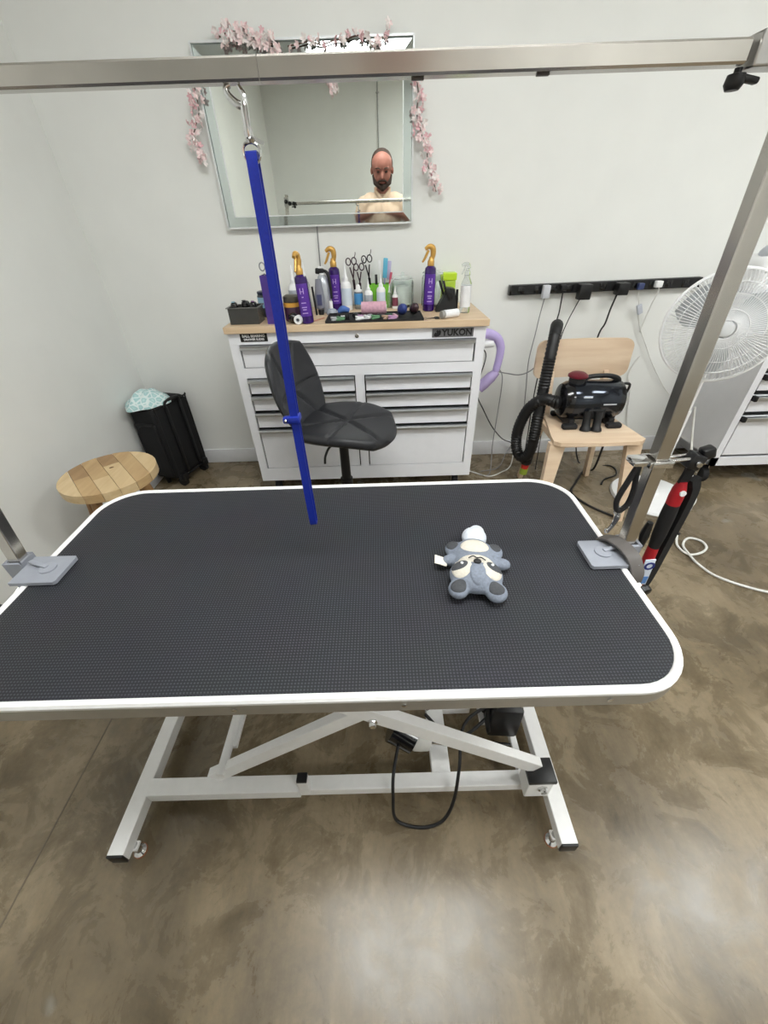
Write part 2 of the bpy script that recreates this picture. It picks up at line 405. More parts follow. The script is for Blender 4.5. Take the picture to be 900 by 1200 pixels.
obj('motor_lead', MB().tube([(.09, .53, .2), (.14, .5, .16), (.2, .5, .145), (.27, .54, .16)], .0045, 8), CORDB, gt)

# ------------------------------------------------------------------ overhead grooming arm (two posts, crossbar)
BY, BZ = .645, 1.414
ga = thing('overhead_grooming_arm', 'square steel overhead grooming arm on two posts clamped to the table ends', 'grooming arm', (-.133, BY, TZ))
postR0, postR1 = Vector((.528, BY, .56)), Vector((.488, BY, 1.46))
postL0, postL1 = Vector((-.826, BY, .56)), Vector((-.716, BY, 1.47))
pr = obj('post', MB().bar(postR0, postR1, .025, .025, (0,1,0), .002), CHROME, ga, smooth=20)
plf = obj('post', MB().bar(postL0, postL1, .025, .025, (0,1,0), .002), CHROME, ga, smooth=20)
cb = obj('crossbar', MB().box((-.14, BY-.003, BZ), (1.1, .02, .02), bev=.0022, seg=1), CHROME, ga, smooth=18)
obj('bar_joint', MB().box((-.125, BY-.003, BZ), (.0006, .0202, .0202)), mat('joint_grey', (140, 136, 132), .4, .8), cb)
for x in (.05, .19): obj('eye_plate', MB().box((x, BY-.003, BZ-.011), (.014, .006, .002), bev=.0005), DGREY, cb)
for (c, sx) in (((.452, BY-.003, BZ+.001), 1), ((-.705, BY-.003, BZ+.001), -1)):
    sl = obj('corner_sleeve', MB().box((c[0], c[1], c[2]), (.075, .028, .028), bev=.002).box((c[0]+sx*.03 if sx > 0 else -.722, BY, BZ+.01), (.034, .034, .06), bev=.002), mat('sleeve_steel', (186, 184, 182), .3, 1.), ga, smooth=20)
    kx = c[0]-sx*.043
    kn = obj('lock_knob', MB().lathe([(.004, 0), (.004, .004), (.009, .005), (.010, .013), (.007, .018)], (kx, BY-.003, BZ-.011), (0,0,-1), 14), BLACK, sl)
    obj('knob_lever', MB().box((kx+sx*.014, BY-.003, BZ-.02), (.024, .009, .006), RY(10*sx), .002), BLACK, kn)
    obj('lock_knob', MB().lathe([(.005, 0), (.005, .014), (.013, .016), (.014, .026), (.009, .03)], (c[0]+sx*(.03), BY-.017, BZ+.02), (0,-1,0), 14), BLACK, sl)
obj('lock_knob', MB().lathe([(.005, 0), (.005, .012), (.012, .013), (.013, .024)], (-.655, BY-.017, BZ), (0,-1,0), 14), BLACK, ga)
for x, z in ((-.722, BZ+.012), (-.694, BZ), (-.66, BZ-.002)):
    obj('rear_knob', MB().lathe([(.005, 0), (.005, .008), (.013, .01), (.014, .024), (.009, .028)], (x, BY+.012, z), (0,1,0), 14), BLACK, ga)
# table clamps
def clamp(x_edge, sx, py):
    """plate lying over the table edge with post socket outside; sx = +1 at the right end"""
    m = MB()
    px0 = x_edge - sx*.075; px1 = x_edge + sx*.02
    poly = [(px0, .575), (px0+sx*.004, .57), (px1, .57), (px1, .65), (px0+sx*.004, .65), (px0, .645)]
    m.prism(poly, TZ+.0035, TZ+.0115)
    o = obj('table_clamp', m, GREYP, ga, smooth=20)
    ax = x_edge - sx*.035
    pad = MB().lathe([(.017, 0), (.017, .003), (.012, .0045)], (ax, .612, TZ+.0112), seg=24)
    obj('swivel_disc', pad, GREYP, o)
    obj('clamp_lever', MB().bar((ax, .612, TZ+.016), (x_edge+sx*.012, .628, TZ+.018), .010, .005, (0,0,1), .002), GREYP, o)
    sk = MB()
    cx = x_edge + sx*.036 if sx > 0 else -.811
    zz = TZ-.012
    sk.box((cx, BY-.0175, zz), (.038, .006, .05)); sk.box((cx, BY+.0175, zz), (.038, .006, .05)); sk.box((cx+sx*.0175, BY, zz), (.006, .036, .05)); sk.box((cx-sx*.0175, BY, zz), (.006, .036, .05))
    obj('post_socket', sk, GREYP, o, smooth=20)
    obj('back_plate', MB().box((x_edge+sx*.008, .61, TZ-.035), (.008, .07, .075), bev=.002), GREYP, o)
    obj('lower_jaw', MB().box((x_edge-sx*.025, .61, TZ-.075), (.07, .05, .008), bev=.002), GREYP, o)
    kb = obj('clamp_screw', MB().cyl((cx, .614, TZ-.04), (cx+sx*.01, .572, TZ-.055), .005), POLISH, o)
    obj('screw_knob', MB().lathe([(.011, 0), (.016, .003), (.016, .012), (.01, .015)], (cx+sx*.011, .57, TZ-.056), (sx*.2,-.9,-.3), 10), BLACK, kb)
    return o
clR = clamp(TX1, 1, BY); clamp(TX0, -1, BY)
obj('rubber_strap', MB().tube([(.474, .66, TZ+.012), (.484, .64, TZ+.024), (.494, .61, TZ+.028), (.502, .58, TZ+.02), (.508, .562, TZ-.004), (.507, .556, TZ-.025)], .01, flat=(.032, .004, (1,.35,0))), DGREY, clR)

# blue loop hanging from the bar
LXp, LYp = -.149, .642
lp = thing('grooming_loop', 'royal blue nylon grooming loop hanging from a steel snap hook on the bar', 'pet loop', (LXp, LYp, .78))
obj('strap', MB().tube([(LXp, LYp+.006, 1.334), (LXp, LYp+.007, 1.2), (LXp-.002, LYp+.006, 1.02), (LXp-.001, LYp+.008, .88), (LXp, LYp+.007, .79), (LXp, LYp, .782), (LXp, LYp-.007, .79), (LXp-.001, LYp-.008, .88), (LXp-.002, LYp-.006, 1.02), (LXp, LYp-.007, 1.2), (LXp, LYp-.006, 1.334), (LXp, LYp, 1.342)], .01, closed=True, flat=(.0132, .0035, (1,.1,0))), BLUE, lp)
sld = obj('slider', MB().box((LXp-.003, LYp, 1.008), (.02, .026, .013), bev=.003), BLUE, lp)
obj('slider_tab', MB().box((LXp-.016, LYp-.004, 1.007), (.012, .014, .011), bev=.003), BLUE, sld)
obj('rivet', MB().lathe([(.003, 0), (.002, .0015)], (LXp-.0165, LYp-.011, 1.007), (0,-1,0), 10), POLISH, sld)
sh = obj('snap_hook', MB().lathe([(.0045, 0), (.0055, .004), (.0045, .01), (.0048, .026), (.004, .03)], (LXp, LYp, 1.36), seg=14).tube([(LXp-.001, LYp, 1.386), (LXp-.008, LYp, 1.389), (LXp-.015, LYp, 1.395), (LXp-.017, LYp, 1.401), (LXp-.012, LYp, 1.4035)], [.0042, .0042, .0038, .0034, .0028], 10), POLISH, lp)
obj('snap_gate', MB().tube([(LXp+.001, LYp, 1.385), (LXp+.002, LYp, 1.394), (LXp-.003, LYp, 1.403)], [.0036, .003, .0024], 8), POLISH, sh)
obj('swivel', MB().lathe([(.005, 0), (.006, .003), (.0035, .006), (.004, .012)], (LXp+.001, LYp, 1.355), seg=14), POLISH, sh)
obj('thumb_tab', MB().box((LXp+.01, LYp, 1.357), (.014, .003, .004), RY(25)), POLISH, sh)
obj('strap_ring', MB().tube([(LXp, LYp, 1.356), (LXp-.009, LYp, 1.352), (LXp-.009, LYp, 1.342), (LXp, LYp, 1.336), (LXp+.009, LYp, 1.342), (LXp+.009, LYp, 1.352)], .0018, 8, True), POLISH, lp)

# ------------------------------------------------------------------ things hung on the right post
PXc = .512
pk = thing('post_clip_bracket', 'steel bracket with black jaw clip fixed on the right steel post', 'bracket', (PXc, BY, .895))
obj('collar', MB().box((PXc, BY-.0165, .9), (.034, .006, .013), bev=.001).box((PXc, BY+.0165, .9), (.034, .006, .013), bev=.001).box((PXc-.019, BY, .9), (.006, .036, .013), bev=.001).box((PXc+.019, BY, .9), (.006, .036, .013), bev=.001), POLISH, pk)
obj('hook_plate', MB().box((PXc-.036, BY, .902), (.03, .03, .012), bev=.003), POLISH, pk)
for dy in (-.006, .008): obj('rod', MB().cyl((PXc+.02, BY+dy, .902), (PXc+.065, BY+dy, .906), .0035), POLISH, pk)
jaw = obj('jaw_clip', MB().box((PXc+.068, BY-.002, .90), (.028, .024, .03), RY(20), .004).box((PXc+.088, BY, .915), (.022, .02, .022), RY(-20), .004), BLACK, pk)
obj('jaw_screw', MB().lathe([(.006, 0), (.005, .004)], (PXc+.07, BY-.015, .898), (0,-1,0), 12), POLISH, jaw)
bl = thing('hanging_loop', 'short black cord loop with steel snap hanging from the post bracket', 'pet loop', (PXc-.04, BY, .73))
obj('cord', MB().tube([(PXc-.036, BY-.006, .893), (PXc-.044, BY-.007, .86), (PXc-.05, BY-.006, .815), (PXc-.04, BY-.006, .79), (PXc-.026, BY-.006, .805), (PXc-.024, BY-.004, .84), (PXc-.03, BY-.004, .87), (PXc-.034, BY-.006, .892)], .0055, 8, True), RUBBER, bl)
obj('snap_hook', MB().tube([(PXc-.038, BY-.006, .79), (PXc-.036, BY-.006, .775), (PXc-.038, BY-.006, .755), (PXc-.046, BY-.006, .735), (PXc-.05, BY-.006, .742)], [.003, .006, .004, .004, .002], 8), POLISH, bl)
obj('swivel_ring', MB().tube([(PXc-.04, BY-.006, .8), (PXc-.047, BY-.006, .79), (PXc-.038, BY-.006, .778), (PXc-.03, BY-.006, .79)], .0018, 8, True), POLISH, bl)
# red leash handle
hd = thing('leash_handle', 'red and black padded leash handle hanging beside the table edge', 'leash', (.58, .655, .52))
hx = Vector((.585, .65, .865)); hb = Vector((.6, .65, .53))
def hp(t, dx=0, dy=0): v = hx.lerp(hb, t); return (v.x+dx, v.y+dy, v.z)
obj('hanging_strap', MB().tube([(PXc+.07, BY-.002, .888), hp(-.02, .004), hp(.06)], .01, flat=(.018, .006, (1,0,0))), FABRICB, hd)
RED = mat('red_webbing', (176, 24, 36), .5, vary=.1)
hbm = MB()
hbm.tube([hp(.05), hp(.1), hp(.16), hp(.22)], [.008, .0125, .0135, .013], 14)
top = obj('handle_top', hbm, RED, hd)
obj('eyelet', MB().lathe([(.006, 0), (.006, .003), (.003, .003)], hp(.11, 0, -.0115), (0,-1,.1), 16), WHITEP, top)
obj('grip', MB().tube([hp(.2), hp(.3), hp(.45), hp(.56)], [.013, .0145, .0135, .011], 14), RUBBER, hd)
obj('handle_lower', MB().tube([hp(.54), hp(.7), hp(.86), hp(1.0)], [.011, .012, .012, .011], 14), RED, hd)
tg = obj('printed_tag', MB().box(hp(.76, -.003, -.0125), (.023, .003, .08), RY(-3), .001), mat('tag_paper', (214, 222, 236), .5), hd)
obj('printed_letter', text_mesh('O', .03, TR(*hp(.7, -.002, -.0147)) @ FRONT, .0005, bold=.001), mat('blue_print', (20, 40, 120), .5), tg)
obj('printed_patch', MB().box(hp(.83, -.003, -.0143), (.018, .001, .022)), mat('pale_blue_print', (90, 140, 205), .5), tg)
obj('side_strap', MB().tube([hp(.03, .02), hp(.15, .03), hp(.5, .026), hp(.85, .02), hp(1.03, .01)], .01, flat=(.02, .012, (1,.3,0))), FABRICB, hd)
obj('side_clip', MB().tube([hp(.35, -.03), hp(.45, -.032), hp(.55, -.03)], [.006, .01, .006], 8), BLACK, hd)

# ------------------------------------------------------------------ raccoon plush on the table
def blob(name, parts, voxel, m, parent=None, origin=None, smooth_it=4):
    """parts: list of (kind, ...) solids merged into one continuous surface"""
    b = MB()
    for p in parts:
        if p[0] == 'ball': b.ball(p[1], p[2], 20, 14, p[3] if len(p) > 3 else None)
        else:
            pts, rs = p[1], p[2]
            for i in range(len(pts)-1):
                n = max(1, int((Vector(pts[i+1])-Vector(pts[i])).length/(min(rs[i], rs[i+1])*.55)))
                for k in range(n+1):
                    t = k/n; b.ball(Vector(pts[i]).lerp(Vector(pts[i+1]), t), rs[i]*(1-t)+rs[i+1]*t, 12, 8)
    o = obj(name, b, m, parent, origin)
    r = o.modifiers.new('r', 'REMESH'); r.mode = 'VOXEL'; r.voxel_size = voxel
    s_ = o.modifiers.new('s', 'SMOOTH'); s_.iterations = smooth_it; s_.factor = .5
    bake(o); return o
PX, PYY, PZ = .178, .585, TZ
PG = mat('grey_plush', (128, 136, 150), .9, vary=.12, scale=220, bump=.6)
PD = mat('charcoal_plush', (74, 76, 80), .9, vary=.12, scale=220, bump=.5)
PC = mat('cream_plush', (212, 206, 194), .9, vary=.06, scale=220, bump=.5)
PW = mat('white_plush', (214, 220, 230), .95, vary=.05, scale=160, bump=.8)
ra = thing('plush_raccoon', 'small grey plush raccoon dog toy lying face up on the black mat', 'plush toy', (PX, PYY, PZ))
A = TR(PX, PYY, PZ) @ RZ(-8)
def a(*v): return tuple(A @ Vector(v))
RA3 = RZ(-8)
body = blob('body', [('ball', a(0, .02, .022), (.042, .045, .022), RA3), ('ball', a(0, -.046, .027), (.052, .042, .027), RA3), ('ball', a(0, -.012, .024), (.042, .03, .022), RA3),
    ('ball', a(-.04, .038, .016), (.02, .022, .014), RA3), ('ball', a(.042, .036, .016), (.02, .022, .014), RA3),
    ('ball', a(-.047, .004, .016), (.018, .014, .012), RA3), ('ball', a(.054, .002, .016), (.02, .014, .012), RA3),
    ('ball', a(-.034, -.08, .022), (.02, .022, .015), RA3), ('ball', a(.036, -.082, .022), (.021, .022, .015), RA3)], .0035, PG, ra, 3)
from mathutils.bvhtree import BVHTree
bme = body.data; BVH = BVHTree.FromPolygons([v.co + OFF[body.name] for v in bme.vertices], [tuple(p.vertices) for p in bme.polygons])
def patch(name, cx, cy, rx, ry, m, lift, parent=ra, rot=0., squash=0.):
    """thin fabric applique following the plush surface"""
    top, nr, na = [], 6, 26; verts, faces = [], []
    for lvl in (0, 1):
        for i in range(nr+1):
            for k in range(na):
                t = i/nr; an = 2*math.pi*k/na; x = rx*t*math.cos(an); y = ry*t*math.sin(an)*(1+squash*math.cos(an))
                xx = cx + x*math.cos(rot)-y*math.sin(rot); yy = cy + x*math.sin(rot)+y*math.cos(rot)
                w_ = A @ Vector((xx, yy, 0)); h = BVH.ray_cast(Vector((w_.x, w_.y, PZ+.2)), Vector((0, 0, -1)))
                z = h[0].z if h[0] else PZ+.003
                verts.append(Vector((w_.x, w_.y, z + (lift*(1-.6*t**4) if lvl == 0 else -.001))))
    n0 = (nr+1)*na
    for i in range(nr):
        for k in range(na):
            p, q = i*na+k, i*na+(k+1) % na
            faces.append((p, q, q+na, p+na)); faces.append((n0+p, n0+p+na, n0+q+na, n0+q))
    for k in range(na): p, q = nr*na+k, nr*na+(k+1) % na; faces.append((p, q, n0+q, n0+p))
    b = MB(); b._new(verts, faces); return obj(name, b, m, parent, smooth=60)
obj('tail', MB().ball(a(.004, .078, .02), (.027, .03, .018), 18, 12, RA3).ball(a(.01, .096, .018), (.018, .022, .015), 16, 10, RA3), PW, ra, label='pale fluffy tail')
patch('belly_patch', 0, .026, .029, .021, PC, .0016)
patch('muzzle_band', 0, -.021, .034, .015, PC, .0016)
for sx in (-1, 1):
    ck = patch('cheek', sx*.029, -.046, .0185, .024, PC, .0018)
    patch('eye_patch', sx*.032, -.041, .0165, .014, PD, .0026, ck, rot=-sx*.5)
    h = BVH.ray_cast(A @ Vector((sx*.029, -.039, .2)), Vector((0, 0, -1)))
    obj('eye', MB().ball((h[0].x, h[0].y, h[0].z+.0035), (.0032, .0032, .002), 10, 6), WHITEP, ck)
    patch('inner_ear', sx*.035, -.084, .0145, .013, PD, .0016)
    patch('foot_patch', sx*.045, .041, .012, .015, PD, .0016)
patch('forehead', 0, -.060, .015, .023, PG, .0032)
nh = BVH.ray_cast(A @ Vector((0, -.037, .2)), Vector((0, 0, -1)))[0]
obj('nose', MB().ball((nh.x, nh.y, nh.z+.004), (.0078, .0065, .004), 12, 8, RA3), BLACK, ra)
mz = nh.z - PZ + .0022
obj('mouth', MB().tube([a(-.016, -.026, mz-.001), a(-.007, -.021, mz), a(0, -.026, mz+.0004), a(.008, -.024, mz), a(.016, -.03, mz-.001)], .0012, 6), BLACK, ra)
obj('sewn_tag', MB().box(a(-.068, -.003, .02), (.026, .024, .0015), RA3 @ RY(18)), mat('tag_cream', (226, 222, 208), .8), ra)

# ------------------------------------------------------------------ white tool cabinet
CX0, CX1, CYF, CYB, CT = -.687, .475, 1.90, 2.345, .92
cab = thing('tool_cabinet', 'wide white rolling tool cabinet with nine drawers and wooden top below the mirror', 'cabinet', ((CX0+CX1)/2, (CYF+CYB)/2, 0))
cw = CX1-CX0; cxm = (CX0+CX1)/2
shell = MB()
shell.box((CX0+.01, (CYF+CYB)/2, .507), (.02, CYB-CYF, .775)); shell.box((CX1-.01, (CYF+CYB)/2, .507), (.02, CYB-CYF, .775))
shell.box((cxm, CYB-.01, .507), (cw, .02, .775)); shell.box((cxm, (CYF+CYB)/2, .14), (cw, CYB-CYF, .04)); shell.box((cxm, (CYF+CYB)/2, .885), (cw, CYB-CYF, .02))
bodyo = obj('body', shell, CABW, cab, smooth=20)
face = MB()
face.box((cxm, CYF+.005, .868), (cw, .012, .052), bev=.001)
face.box((CX0+.0205, CYF+.005, .48), (.041, .012, .724)); face.box((CX1-.0205, CYF+.005, .48), (.041, .012, .724))
face.box((cxm, CYF+.005, .714), (cw-.082, .012, .046)); face.box((cxm, CYF+.005, .157), (cw-.082, .012, .078))
face.box((-.106, CYF+.005, .443), (.044, .012, .498))
obj('front_frame', face, CABW, cab, smooth=20)
def drawer(par, x0, x1, z0, z1, yf, tag):
    d = obj('drawer', MB().box(((x0+x1)/2, yf+.009, (z0+z1)/2-.004), (x1-x0-.01, .016, z1-z0-.012), bev=.002), CABW, par, smooth=20)
    obj('drawer_gap', MB().box(((x0+x1)/2, yf+.022, (z0+z1)/2), (x1-x0+.004, .008, z1-z0+.004)), BLACK, d)
    obj('drawer_pull', MB().prism([(.004, -.003), (-.012, -.004), (-.020, -.010), (-.020, -.019), (-.016, -.021), (-.010, -.016), (.004, -.016)], x0+.004, x1-.004, Matrix(((0,0,1,0),(1,0,0,yf),(0,1,0,z1),(0,0,0,1)))), ALU, d, smooth=20)
    return d
drawer(cab, -.645, .432, .738, .842, CYF, 0)
rows = [(.612, .690), (.526, .607), (.435, .521), (.197, .430)]
for z0, z1 in rows:
    drawer(cab, -.645, -.129, z0, z1, CYF, 0); drawer(cab, -.083, .434, z0, z1, CYF, 0)
wt = obj('wooden_top', MB().box((cxm, (CYF+CYB)/2-.008, CT-.014), (cw+.016, CYB-CYF+.02, .028), bev=.002), BENCH, cab, smooth=20)
obj('lock', MB().lathe([(.009, 0), (.009, .003), (.007, .004)], (-.107, CYF-.001, .866), (0,-1,0), 18), CHROME, cab)
pl = obj('badge', MB().box((-.571, CYF-.002, .872), (.122, .003, .034)), BLKPRINT, cab, label='black badge with white lettering')
obj('badge_lettering', text_mesh('BALL BEARING', .0155, TR(-.571, CYF-.0042, .879) @ FRONT, bold=.0004), LEGEND, pl)
obj('badge_lettering', text_mesh('DRAWER SLIDES', .0125, TR(-.571, CYF-.0042, .8645) @ FRONT, bold=.0003), LEGEND, pl)
pl = obj('badge', MB().box((.325, CYF-.002, .867), (.186, .003, .037)), mat('badge_grey', (108, 108, 110), .4, .3), cab, label='grey badge with black lettering')
obj('badge_lettering', text_mesh('YUKON', .038, TR(.344, CYF-.0042, .867) @ FRONT, bold=.0012), BLKPRINT, pl)
bear = [(-.016,-.012), (-.006,-.015), (.006,-.013), (.014,-.006), (.016,.006), (.01,.014), (.004,.009), (.0,.014), (-.006,.008), (-.003,.0), (-.010,.003), (-.015,-.003)]
obj('badge_emblem', MB().prism(bear, 0, .001, TR(.256, CYF-.0046, .867) @ FRONT), BLKPRINT, pl)
for x in (CX0+.07, CX1-.07):
    for y in (CYF+.06, CYB-.06):
        c = obj('caster', MB().cyl((x-.014, y, .046), (x+.014, y, .046), .046, seg=24), RUBBER, cab)
        obj('caster_fork', MB().box((x-.02, y+.008, .075), (.004, .04, .08)).box((x+.02, y+.008, .075), (.004, .04, .08)).box((x, y+.008, .113), (.06, .06, .008)), CHROME, c)

# lilac dryer hooked on the cabinet side
ld = thing('hand_dryer', 'lilac curved hand dryer hanging from a white peg on the cabinet side', 'hair dryer', (.55, 2.1, .54))
obj('peg', MB().cyl((.477, 2.1, .76), (.568, 2.1, .768), .019, .019, 20), WHITEP, ld)
obj('curved_handle', MB().tube([(.495, 2.1, .815), (.54, 2.1, .812), (.585, 2.1, .79), (.608, 2.1, .75), (.61, 2.1, .70), (.603, 2.1, .64), (.6, 2.1, .625)], [.024, .024, .022, .021, .02, .019, .016], 14), LILAC, ld)
obj('barrel', MB().tube([(.61, 2.1, .625), (.58, 2.1, .597), (.545, 2.1, .56), (.522, 2.1, .535)], [.018, .028, .029, .026], 16), mat('lilac_dark', (170, 154, 196), .5), ld)
obj('mounting_plate', MB().box((.481, 2.1, .79), (.012, .05, .09), bev=.003), LILAC, ld)

# ------------------------------------------------------------------ bottles and tools on the cabinet
def spray(x, y, tilt, turn, label):
    T = TR(x, y, CT+.001) @ RY(tilt)
    t = thing('spray_bottle', label, 'spray bottle', (x, y, CT))
    M = lambda: MB(T)
    bo = obj('bottle', M().lathe([(.024, 0), (.027, .003), (.027, .165), (.025, .178), (.015, .186), (.012, .19)], seg=28), PURPLE, t)
    n = 14; pr_ = []
    for k in range(n+1):
        an = rad(-150 + 120*k/n); pr_.append((.0274*math.cos(an), .0274*math.sin(an)))
    pr_ += [(.0265*math.cos(rad(-30-120*k/n)), .0265*math.sin(rad(-30-120*k/n))) for k in range(n+1)]
    lb = obj('label', M().prism(pr_, .03, .155), PLABEL, bo)
    mk = MB(T)
    for sx in (-1, 1): mk.box((sx*.0065, -.0278, .128), (.003, .001, .022))
    mk.box((0, -.0278, .126), (.012, .001, .0022))
    for z, wd in ((.105, .007), (.083, .02), (.066, .022), (.057, .016), (.043, .024)): mk.box((0, -.0276, z), (wd, .0008, .0035))
    obj('print', mk, mat('lilac_print', (196, 172, 226), .5), lb)
    obj('collar', M().lathe([(.0145, .186), (.0155, .19), (.0155, .205), (.011, .212), (.009, .222)], seg=20), GOLD, t)
    T2 = T @ RZ(turn)
    hd_ = obj('trigger_head', MB(T2).tube([(.004, 0, .212), (.008, 0, .235), (.004, 0, .254), (-.012, 0, .26), (-.03, 0, .25)], [.010, .0125, .013, .0105, .007], 12), GOLD, t)
    obj('trigger', MB(T2).tube([(-.014, 0, .246), (-.022, 0, .23), (-.031, 0, .212), (-.04, 0, .2)], [.006, .006, .0055, .004], 10), GOLD, hd_)
    return t
spray(-.322, 1.925, -3, 75, 'purple spray bottle with gold trigger beside the white tape roll')
spray(-.215, 2.235, -1, 5, 'purple spray bottle with gold trigger beside a tall white nozzle bottle')
spray(.236, 2.13, 1.5, 5, 'purple spray bottle with gold trigger beside the black scissor block')
def nozzle_bottle(x, y, h, r, label, body=WHITEP, band=None, z0=CT, group=None):
    """squeeze bottle with a cone nozzle; h is the full height"""
    t = thing('squeeze_bottle', label, 'bottle', (x, y, z0), group)
    hb_ = h*.62
    bo = obj('bottle', MB().lathe([(r*.92, 0), (r, .003), (r, hb_*.86), (r*.8, hb_*.95), (r*.42, hb_)], (x, y, z0), seg=24), body, t)
    if band: obj('label', MB().lathe([(r*1.01, hb_*.18), (r*1.012, hb_*.2), (r*1.012, hb_*.75), (r*1.01, hb_*.77)], (x, y, z0), seg=24), band, bo)
    obj('nozzle', MB().lathe([(r*.5, hb_), (r*.5, hb_+h*.06), (r*.3, hb_+h*.09), (r*.08, h)], (x, y, z0), seg=16), WHITEP, t)
    return t
CYANL = mat('pale_blue_label', (150, 190, 214), .5); GREYL = mat('grey_label', (170, 178, 188), .5); TEALL = mat('blue_label', (70, 140, 196), .5); PALEL = mat('pale_print_label', (206, 218, 232), .5)
nozzle_bottle(-.164, 2.225, .205, .027, 'tall white nozzle bottle with pale label between purple spray and green cup', band=PALEL)
nozzle_bottle(-.54, 2.235, .19, .025, 'white nozzle bottle behind the blue labelled jar')
nozzle_bottle(-.425, 2.24, .2, .028, 'white nozzle bottle with grey print behind the purple box', band=GREYL)
nozzle_bottle(-.368, 2.255, .21, .022, 'slim clear nozzle bottle with teal tip beside the silver can', body=CLEARP)
bt = thing('pump_bottle', 'small bottle with blue label and round white cap beside the shears', 'bottle', (-.106, 2.25, CT))
obj('bottle', MB().lathe([(.022, 0), (.022, .07), (.019, .078)], (-.106, 2.25, CT), seg=22), CLEARP, bt); obj('label', MB().lathe([(.0224, .022), (.0224, .07)], (-.106, 2.25, CT), seg=22), TEALL, bt)
obj('cap', MB().lathe([(.02, .078), (.02, .085), (.012, .088), (.0115, .1), (.006, .108)], (-.106, 2.25, CT), seg=20), WHITEP, bt)
nozzle_bottle(-.055, 2.235, .135, .0215, 'small white nozzle bottle with black print at the green cup', band=GREYL)
nozzle_bottle(.008, 2.225, .16, .022, 'white dropper bottle standing right before the green cup', band=PALEL)
nozzle_bottle(.05, 2.255, .11, .012, 'thin grey white nozzle bottle behind the pink roll end', body=CLEARP)
nozzle_bottle(.078, 2.225, .105, .0145, 'small white bottle with maroon label beside the fluted jar', band=mat('maroon_label', (120, 60, 78), .5))

# grey bin with clippers
bx, by = -.607, 1.985
bn = thing('storage_bin', 'smoky grey open bin holding black clipper guards at the worktop corner', 'bin', (bx, by, CT))
bm_ = MB()
for (cx_, cy_, sx_, sy_) in ((0, -.05, .128, .003), (0, .05, .128, .003), (-.064, 0, .003, .1), (.064, 0, .003, .1)): bm_.box((bx+cx_, by+cy_, CT+.034), (sx_, sy_, .066))
bm_.box((bx, by, CT+.002), (.128, .1, .003))
obj('tub', bm_, mat('smoky_plastic', (70, 70, 68), .25, alpha=1., trans=.25), bn, smooth=20)
obj('lip', MB().box((bx, by-.053, CT+.067), (.142, .008, .003)).box((bx, by+.053, CT+.067), (.142, .008, .003)).box((bx-.069, by, CT+.067), (.008, .1, .003)).box((bx+.069, by, CT+.067), (.008, .1, .003)), mat('smoky_lip', (96, 96, 94), .3), bn, smooth=20)
for k, (dx, dy, rz, lab) in enumerate(((-.037, -.012, 20, 'black clipper guard with pale blue tab in the grey bin'), (.0, .016, -30, 'black clipper guard lying crosswise in the grey bin'), (.036, -.012, 10, 'black clipper guard with mauve edge in the grey bin'))):
    g = thing('clipper_guard', lab, 'clipper guard', (bx+dx, by+dy, CT+.004), 'clipper guards in the grey bin')
    T = TR(bx+dx, by+dy, CT+.004) @ RZ(rz*.5) @ RY(5*(k-1))
    obj('shell', MB(T).box((0, 0, .044), (.03, .04, .078), bev=.012, seg=3), BLACKG, g)
    obj('tab', MB(T).box((0, -.012, .0845), (.014, .012, .004), bev=.001), mat('tab_%d' % k, ((150, 190, 205), (60, 60, 62), (120, 84, 130))[k], .4), g)
# blue labelled jar behind it
jx, jy = -.545, 2.13
jr = thing('labelled_jar', 'dark jar with pale blue label and dark lid behind the grey bin', 'jar', (jx, jy, CT))
obj('jar', MB().lathe([(.036, 0), (.038, .004), (.038, .088), (.034, .094)], (jx, jy, CT), seg=26), mat('dark_jar', (60, 66, 74), .3), jr)
obj('label', MB().lathe([(.0384, .04), (.0384, .084)], (jx, jy, CT), seg=26), CYANL, jr)
obj('lid', MB().lathe([(.035, .094), (.036, .096), (.036, .106), (.03, .108)], (jx, jy, CT), seg=26), mat('navy_lid', (34, 44, 66), .3), jr)
# purple box with shears
pbx, pby = -.474, 1.955
pb_ = thing('purple_box', 'tall purple cardboard box holding silver shears beside the grey bin', 'box', (pbx, pby, CT))
obj('carton', MB().box((pbx, pby+.028, CT+.0935), (.058, .003, .187)).box((pbx, pby-.028, CT+.0935), (.058, .003, .187)).box((pbx-.0275, pby, CT+.0935), (.003, .056, .187)).box((pbx+.0275, pby, CT+.0935), (.003, .056, .187)).box((pbx, pby, CT+.002), (.058, .058, .003)), mat('purple_card', (72, 50, 128), .45, vary=.15), pb_, smooth=20)
STEELD = mat('dark_steel', (92, 90, 96), .3, .8)
def shears(x, y, z0, h, tilt, tilty, label, m, group):
    t = thing('grooming_shears', label, 'scissors', (x, y, z0), group)
    T = TR(x, y, z0) @ RY(tilt) @ RX(tilty)
    for sx in (-1, 1):
        hf = obj('blade', MB(T).bar((sx*.001, 0, .0), (-sx*.002, 0, h*.52), .009, .0025, (0,1,0)).bar((-sx*.002, 0, h*.5), (sx*.010, 0, h*.76), .006, .004, (0,1,0)), m, t)
        c_ = Vector((sx*.014, 0, h*.86)); R_ = .0115
        obj('finger_ring', MB(T).tube([c_ + Vector((R_*math.cos(rad(q)), 0, R_*1.3*math.sin(rad(q)))) for q in range(0, 360, 45)], .0026, 8, True), m, hf)
        if sx > 0: obj('finger_rest', MB(T).tube([c_ + Vector((.004, 0, .014)), c_ + Vector((.010, 0, .026)), c_ + Vector((.012, 0, .036))], .0018, 6), m, hf)
    obj('pivot_screw', MB(T).cyl((0, -.003, h*.5), (0, .003, h*.5), .004, seg=12), m, t)
shears(pbx-.012, pby+.005, CT+.006, .245, 2, 0, 'silver shears standing in the tall purple box', mat('satin_steel', (150, 150, 154), .3, .8), None)
